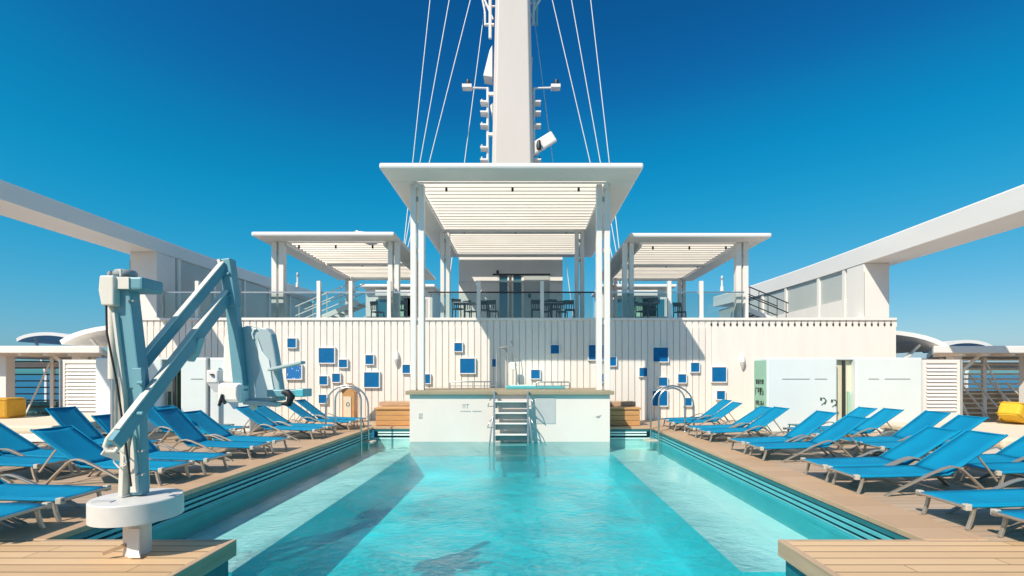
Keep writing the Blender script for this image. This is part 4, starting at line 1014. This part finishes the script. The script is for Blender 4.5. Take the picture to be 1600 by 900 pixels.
for x, y, a, lab in [
  (-6.95, 7.5, 38, 'second-row blue lounger at the left picture edge, nearer of two'),
  (-7.0, 8.25, 38, 'second-row blue lounger at the left picture edge, farther of two'),
  (-7.2, 9.7, 47, 'second-row blue lounger with steep back in front of the left louvre screen'),
  (-7.0, 11.6, 38, 'second-row blue lounger behind the lift column, nearer of two'),
  (-7.0, 12.35, 38, 'second-row blue lounger behind the lift column, farther of two')]:
    place(x, y, -1, a, lab, 'second row of blue loungers on the left')

# ------------------------------------------------------------------ pool lift
LXc, LYc = -3.36, 4.33
lift = empty('pool_lift', (LXc, LYc, .01), 0, 'teal-shaded, cream-sunlit pool lift with angled arms and hanging seat on a round white base', 'pool lift')
def LP(px, py, d): v = at(px, py, d); return Vector((v.x - LXc, v.y - LYc, v.z - .01))
m = MB(); m.tube([(0, 0, 0), (0, 0, .29)], .10, 'liftbase', 24); m.build('pedestal', lift)
m = MB(); m.bar((-.02, -.10, .1), (-.16, -.16, .05), .03, .03, 'edge'); m.build('locking_pin', lift)
m = MB(); m.strip([(.05, -.10, .24), (.06, -.12, .06), (.1, -.16, .012)], .1, .02, 'liftbase', axis=(1, 0, 0)); m.build('pedal', lift)
m = MB(); m.lathe([(.25, .04), (.335, .046), (.335, .208), (.328, .217), (.25, .224), (.0001, .228)], (0, 0, .27), 'liftbase', 64, True); dk = m.build('base_disc', lift)
m = MB(); m.box(-.2, -.04, -.24, -.18, .492, .502, 'rubgrey'); m.build('hatch', dk)
# main column
cpts = [LP(218, 772, 4.33), LP(214, 600, 4.33), LP(196, 452, 4.33)]
m = MB(); m.bar(cpts[0], cpts[1], .11, .10, 'liftshade', up=(0, 1, 0)); m.bar(cpts[1] - Vector((0, 0, .04)), cpts[2], .155, .12, 'liftshade', up=(0, 1, 0)); m.build('column', lift, bevel=.012)
m = MB(); m.bar(cpts[0] + Vector((-.085, -.03, 0)), LP(206, 690, 4.33) + Vector((-.0, -.03, 0)), .04, .15, 'liftlit', up=(0, 1, 0)); m.prism([LP(203, 770, 4.25), LP(213, 770, 4.25), LP(212, 735, 4.25), LP(207, 680, 4.25), LP(203, 700, 4.25)], (0, .16, 0), 'liftlit'); m.build('column_lit_side', lift, bevel=.005)  # cream pieces stand in for the column's sunlit left side
m = MB(); m.bar(LP(187, 490, 4.30), LP(200, 600, 4.30), .022, .14, 'liftlit', up=(0, 1, 0)); m.bar(LP(200, 600, 4.30), LP(204, 690, 4.3), .022, .14, 'liftlit', up=(0, 1, 0)); m.build('lit_edge_strip', lift)  # cream strips paint sunlight onto the column's left edge
# head boxes
m = MB(); p0, p1 = LP(153, 477, 4.2), LP(177, 430, 4.2); m.prism([(p0.x + .01, p0.y, p1.z), (p1.x, p0.y, p1.z), (p1.x, p0.y, p0.z), (p0.x + .025, p0.y, p0.z), (p0.x, p0.y, (p0.z + p1.z) / 2)], (0, .3, 0), 'liftlit'); m.build('control_box', lift, bevel=.012)
m = MB(); p0, p1 = LP(177.6, 453, 4.24), LP(222, 432, 4.24); m.box(p0.x, p1.x, p0.y, p0.y + .26, p0.z, p1.z, 'liftshade'); hb = m.build('head_box', lift, bevel=.02)
p2 = LP(203, 432, 4.24); m = MB(); m.box(p0.x + .005, p2.x, p0.y - .012, p0.y - .001, p0.z + .006, p1.z - .006, 'liftlit'); m.build('lit_plate', hb, bevel=.004)  # cream plate paints the lit face; the teal beside it is painted shade
pc = LP(196, 431, 4.36); m = MB(); m.lathe([(.085, 0), (.09, .02), (.075, .045)], (pc.x, pc.y, pc.z), 'grey', 24); m.build('cap', lift)
m = MB(); m.tube([LP(189, 432, 4.25), LP(189, 421, 4.25)], .010, 'liftlit'); m.build('handle_pin', lift)
m = MB(); m.tube([LP(171, 431, 4.3), LP(171, 427, 4.3), LP(174, 425, 4.3)], .016, 'grey'); m.build('knob', lift)
m = MB(); m.lathe([(.08, 0), (.06, -.05), (.04, -.08)], tuple(LP(178, 470, 4.33)), 'liftshade', 16); m.build('actuator_head', lift)
m = MB(); m.tube([LP(166, 477, 4.22), LP(167, 520, 4.2), LP(183, 600, 4.2), LP(196, 690, 4.2), LP(205, 760, 4.22)], .008, 'black', 8); m.build('hose', lift)
for qx, qy, qd in ((215, 742, 4.26), (222, 742, 4.26), (215, 705, 4.26), (222, 705, 4.26), (199, 470, 4.25), (207, 470, 4.25)):
    q_ = LP(qx, qy, qd); m = MB(); m.tube([q_, q_ + Vector((0, .03, 0))], .009, 'grey', 8); m.build('bolt', lift)
# actuator
m = MB(); m.tube([LP(176, 480, 4.3), LP(176, 592, 4.3)], .034, 'liftlit', 14); m.build('actuator_tube', lift)
m = MB(); m.tube([LP(177, 590, 4.3), LP(177, 690, 4.3)], .02, 'steel', 12); m.tube([LP(181, 592, 4.33), LP(181, 680, 4.33)], .016, 'shell', 10); m.build('actuator_rod', lift)
m = MB(); m.tube([LP(190, 590, 4.4), LP(191, 690, 4.4)], .03, 'grey', 12); m.build('motor_tube', lift)
m = MB(); m.tube([LP(198, 652, 4.1), LP(184, 667, 4.05), LP(168, 686, 4.0), LP(164, 697, 4.0), LP(168, 705, 4.0), LP(180, 706, 4.0), LP(192, 690, 4.05)], .018, 'liftlit', 10); m.build('clevis', lift)
m = MB(); m.tube([LP(178, 700, 4.2), LP(178, 722, 4.2), LP(186, 731, 4.2), LP(196, 727, 4.2), LP(203, 718, 4.22)], .007, 'liftlit', 6); m.tube([LP(186, 703, 4.2), LP(196, 712, 4.2), LP(198, 722, 4.2), LP(192, 726, 4.2)], .006, 'liftlit', 6); m.build('cable', lift)
m = MB(); m.bar(LP(160, 706, 4.15), LP(201, 721, 4.28), .03, .05, 'liftlit'); m.build('foot_bracket', lift, bevel=.004)
# arms: run away from the camera, over the water
DA, DB = 4.33, 5.3
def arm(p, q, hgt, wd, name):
    m = MB(); m.bar(p, q, wd, hgt, 'liftshade', up=(0, 0, 1)); a = m.build(name, lift, bevel=.008)
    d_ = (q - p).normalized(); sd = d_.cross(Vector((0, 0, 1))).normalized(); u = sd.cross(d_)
    m = MB(); m.bar(p + u * (hgt / 2 + .011) + d_ * .1, q + u * (hgt / 2 + .011) - d_ * .05, wd + .012, .016, 'liftlit', up=tuple(u)); m.build('lit_top_strip', a, bevel=.004)  # cream strip added as the arm's sunlit top face
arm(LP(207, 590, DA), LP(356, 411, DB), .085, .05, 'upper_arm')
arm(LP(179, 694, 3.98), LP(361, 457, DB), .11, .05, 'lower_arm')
m = MB(); m.bar(LP(216, 575, DA - .06), LP(220, 655, DA - .06), .08, .04, 'liftshade', up=(0, 1, 0)); m.build('gusset', lift, bevel=.006)
m = MB(); m.prism([LP(281, 555, 4.8), LP(296, 540, 4.8), LP(312, 528, 4.8), LP(304, 552, 4.8), LP(295, 565, 4.8)], (0.02, .05, 0), 'shell'); m.build('web_plate', lift)
for p_ in (LP(216, 598, DA - .09), LP(352, 428, DB - .06), LP(354, 462, DB - .06), LP(216, 646, 4.14)):
    m = MB(); m.tube([p_ + Vector((-.0, 0, 0)), p_ + Vector((.05, -.008, 0))], .016, 'liftshade', 12); m.build('pivot_bolt', lift)
# hanger
m = MB(); m.bar(LP(355, 406, DB), LP(365, 480, DB), .12, .12, 'liftshade', up=(0, 1, 0)); m.bar(LP(363, 470, DB), LP(377, 612, DB), .11, .10, 'liftshade', up=(0, 1, 0)); m.build('hanger', lift, bevel=.01)
m = MB(); m.bar(LP(346, 407, DB - .03), LP(350, 420, DB - .03), .03, .12, 'liftlit', up=(0, 1, 0)); m.build('end_cap', lift)
# seat
DS = 5.35
st = MB(); out = [(374, 512), (384, 509), (404, 513), (408, 512), (416, 513), (423, 522), (428, 548), (434, 588), (439, 626), (400, 630), (386, 624), (380, 600)]
st.prism([LP(x, y, DS) for x, y in out], (.03, .07, 0), 'shell'); sh_ = st.build('seat_back', lift, bevel=.012)
st = MB(); st.prism([LP(x, y, DS - .012) for x, y in ((402, 528), (409, 548), (420, 562), (424, 590), (430, 622), (398, 622), (400, 596), (406, 580), (404, 556))], (0, .01, 0), 'cool'); st.build('back_pad', sh_)
st = MB(); st.tube([LP(396, 530, DS - .01), LP(394, 522, DS - .01), LP(397, 515, DS - .01), LP(401, 514, DS - .01)], .010, 'cool', 8); st.build('grab_slot', sh_)
m = MB(); a0, a1 = LP(338, 630, DS - .13), LP(378, 598, DS - .13); m.box(a0.x, a1.x, a0.y, a0.y + .36, a0.z, a1.z, 'white'); m.build('seat_cushion', lift, bevel=.04)
m = MB(); m.prism([LP(349, 524, DS - .05), LP(364, 522, DS - .05), LP(374, 597, DS - .05), LP(347, 597, DS - .05)], (.02, .12, 0), 'white'); m.build('side_pad', lift, bevel=.02)
m = MB(); m.bar(LP(421, 578, DS - .05), LP(474, 566, DS - .12), .08, .03, 'shell'); m.build('armrest', lift, bevel=.008)
m = MB(); m.bar(LP(424, 614, DS), LP(470, 614, DS), .2, .075, 'liftshade'); m.bar(LP(468, 613.5, DS), LP(481, 613.5, DS), .22, .085, 'tealbar'); m.build('foot_rest', lift, bevel=.01)
m = MB(); m.tube([LP(441, 613, DS - .12), LP(449, 613, DS - .12), LP(455, 620, DS - .12), LP(451, 631, DS - .12), LP(440, 631, DS - .12)], [.02, .035, .04, .035, .015], 'black', 10); m.build('knee_strap', lift)
m = MB(); m.tube([LP(347, 616, DS - .14), LP(346, 624, DS - .14), LP(342, 634, DS - .14)], [.012, .02, .014], 'black', 8); m.tube([LP(347, 622, DS - .14), LP(352, 631, DS - .14)], .014, 'black', 8); m.build('belt_end', lift)
m = MB(); m.bar(LP(371, 598, DS), LP(399, 640, DS + .05), .05, .06, 'liftlit', up=(0, 1, 0)); m.bar(LP(384, 628, DS), LP(436, 632, DS), .12, .05, 'shell'); m.build('seat_frame', lift, bevel=.008)
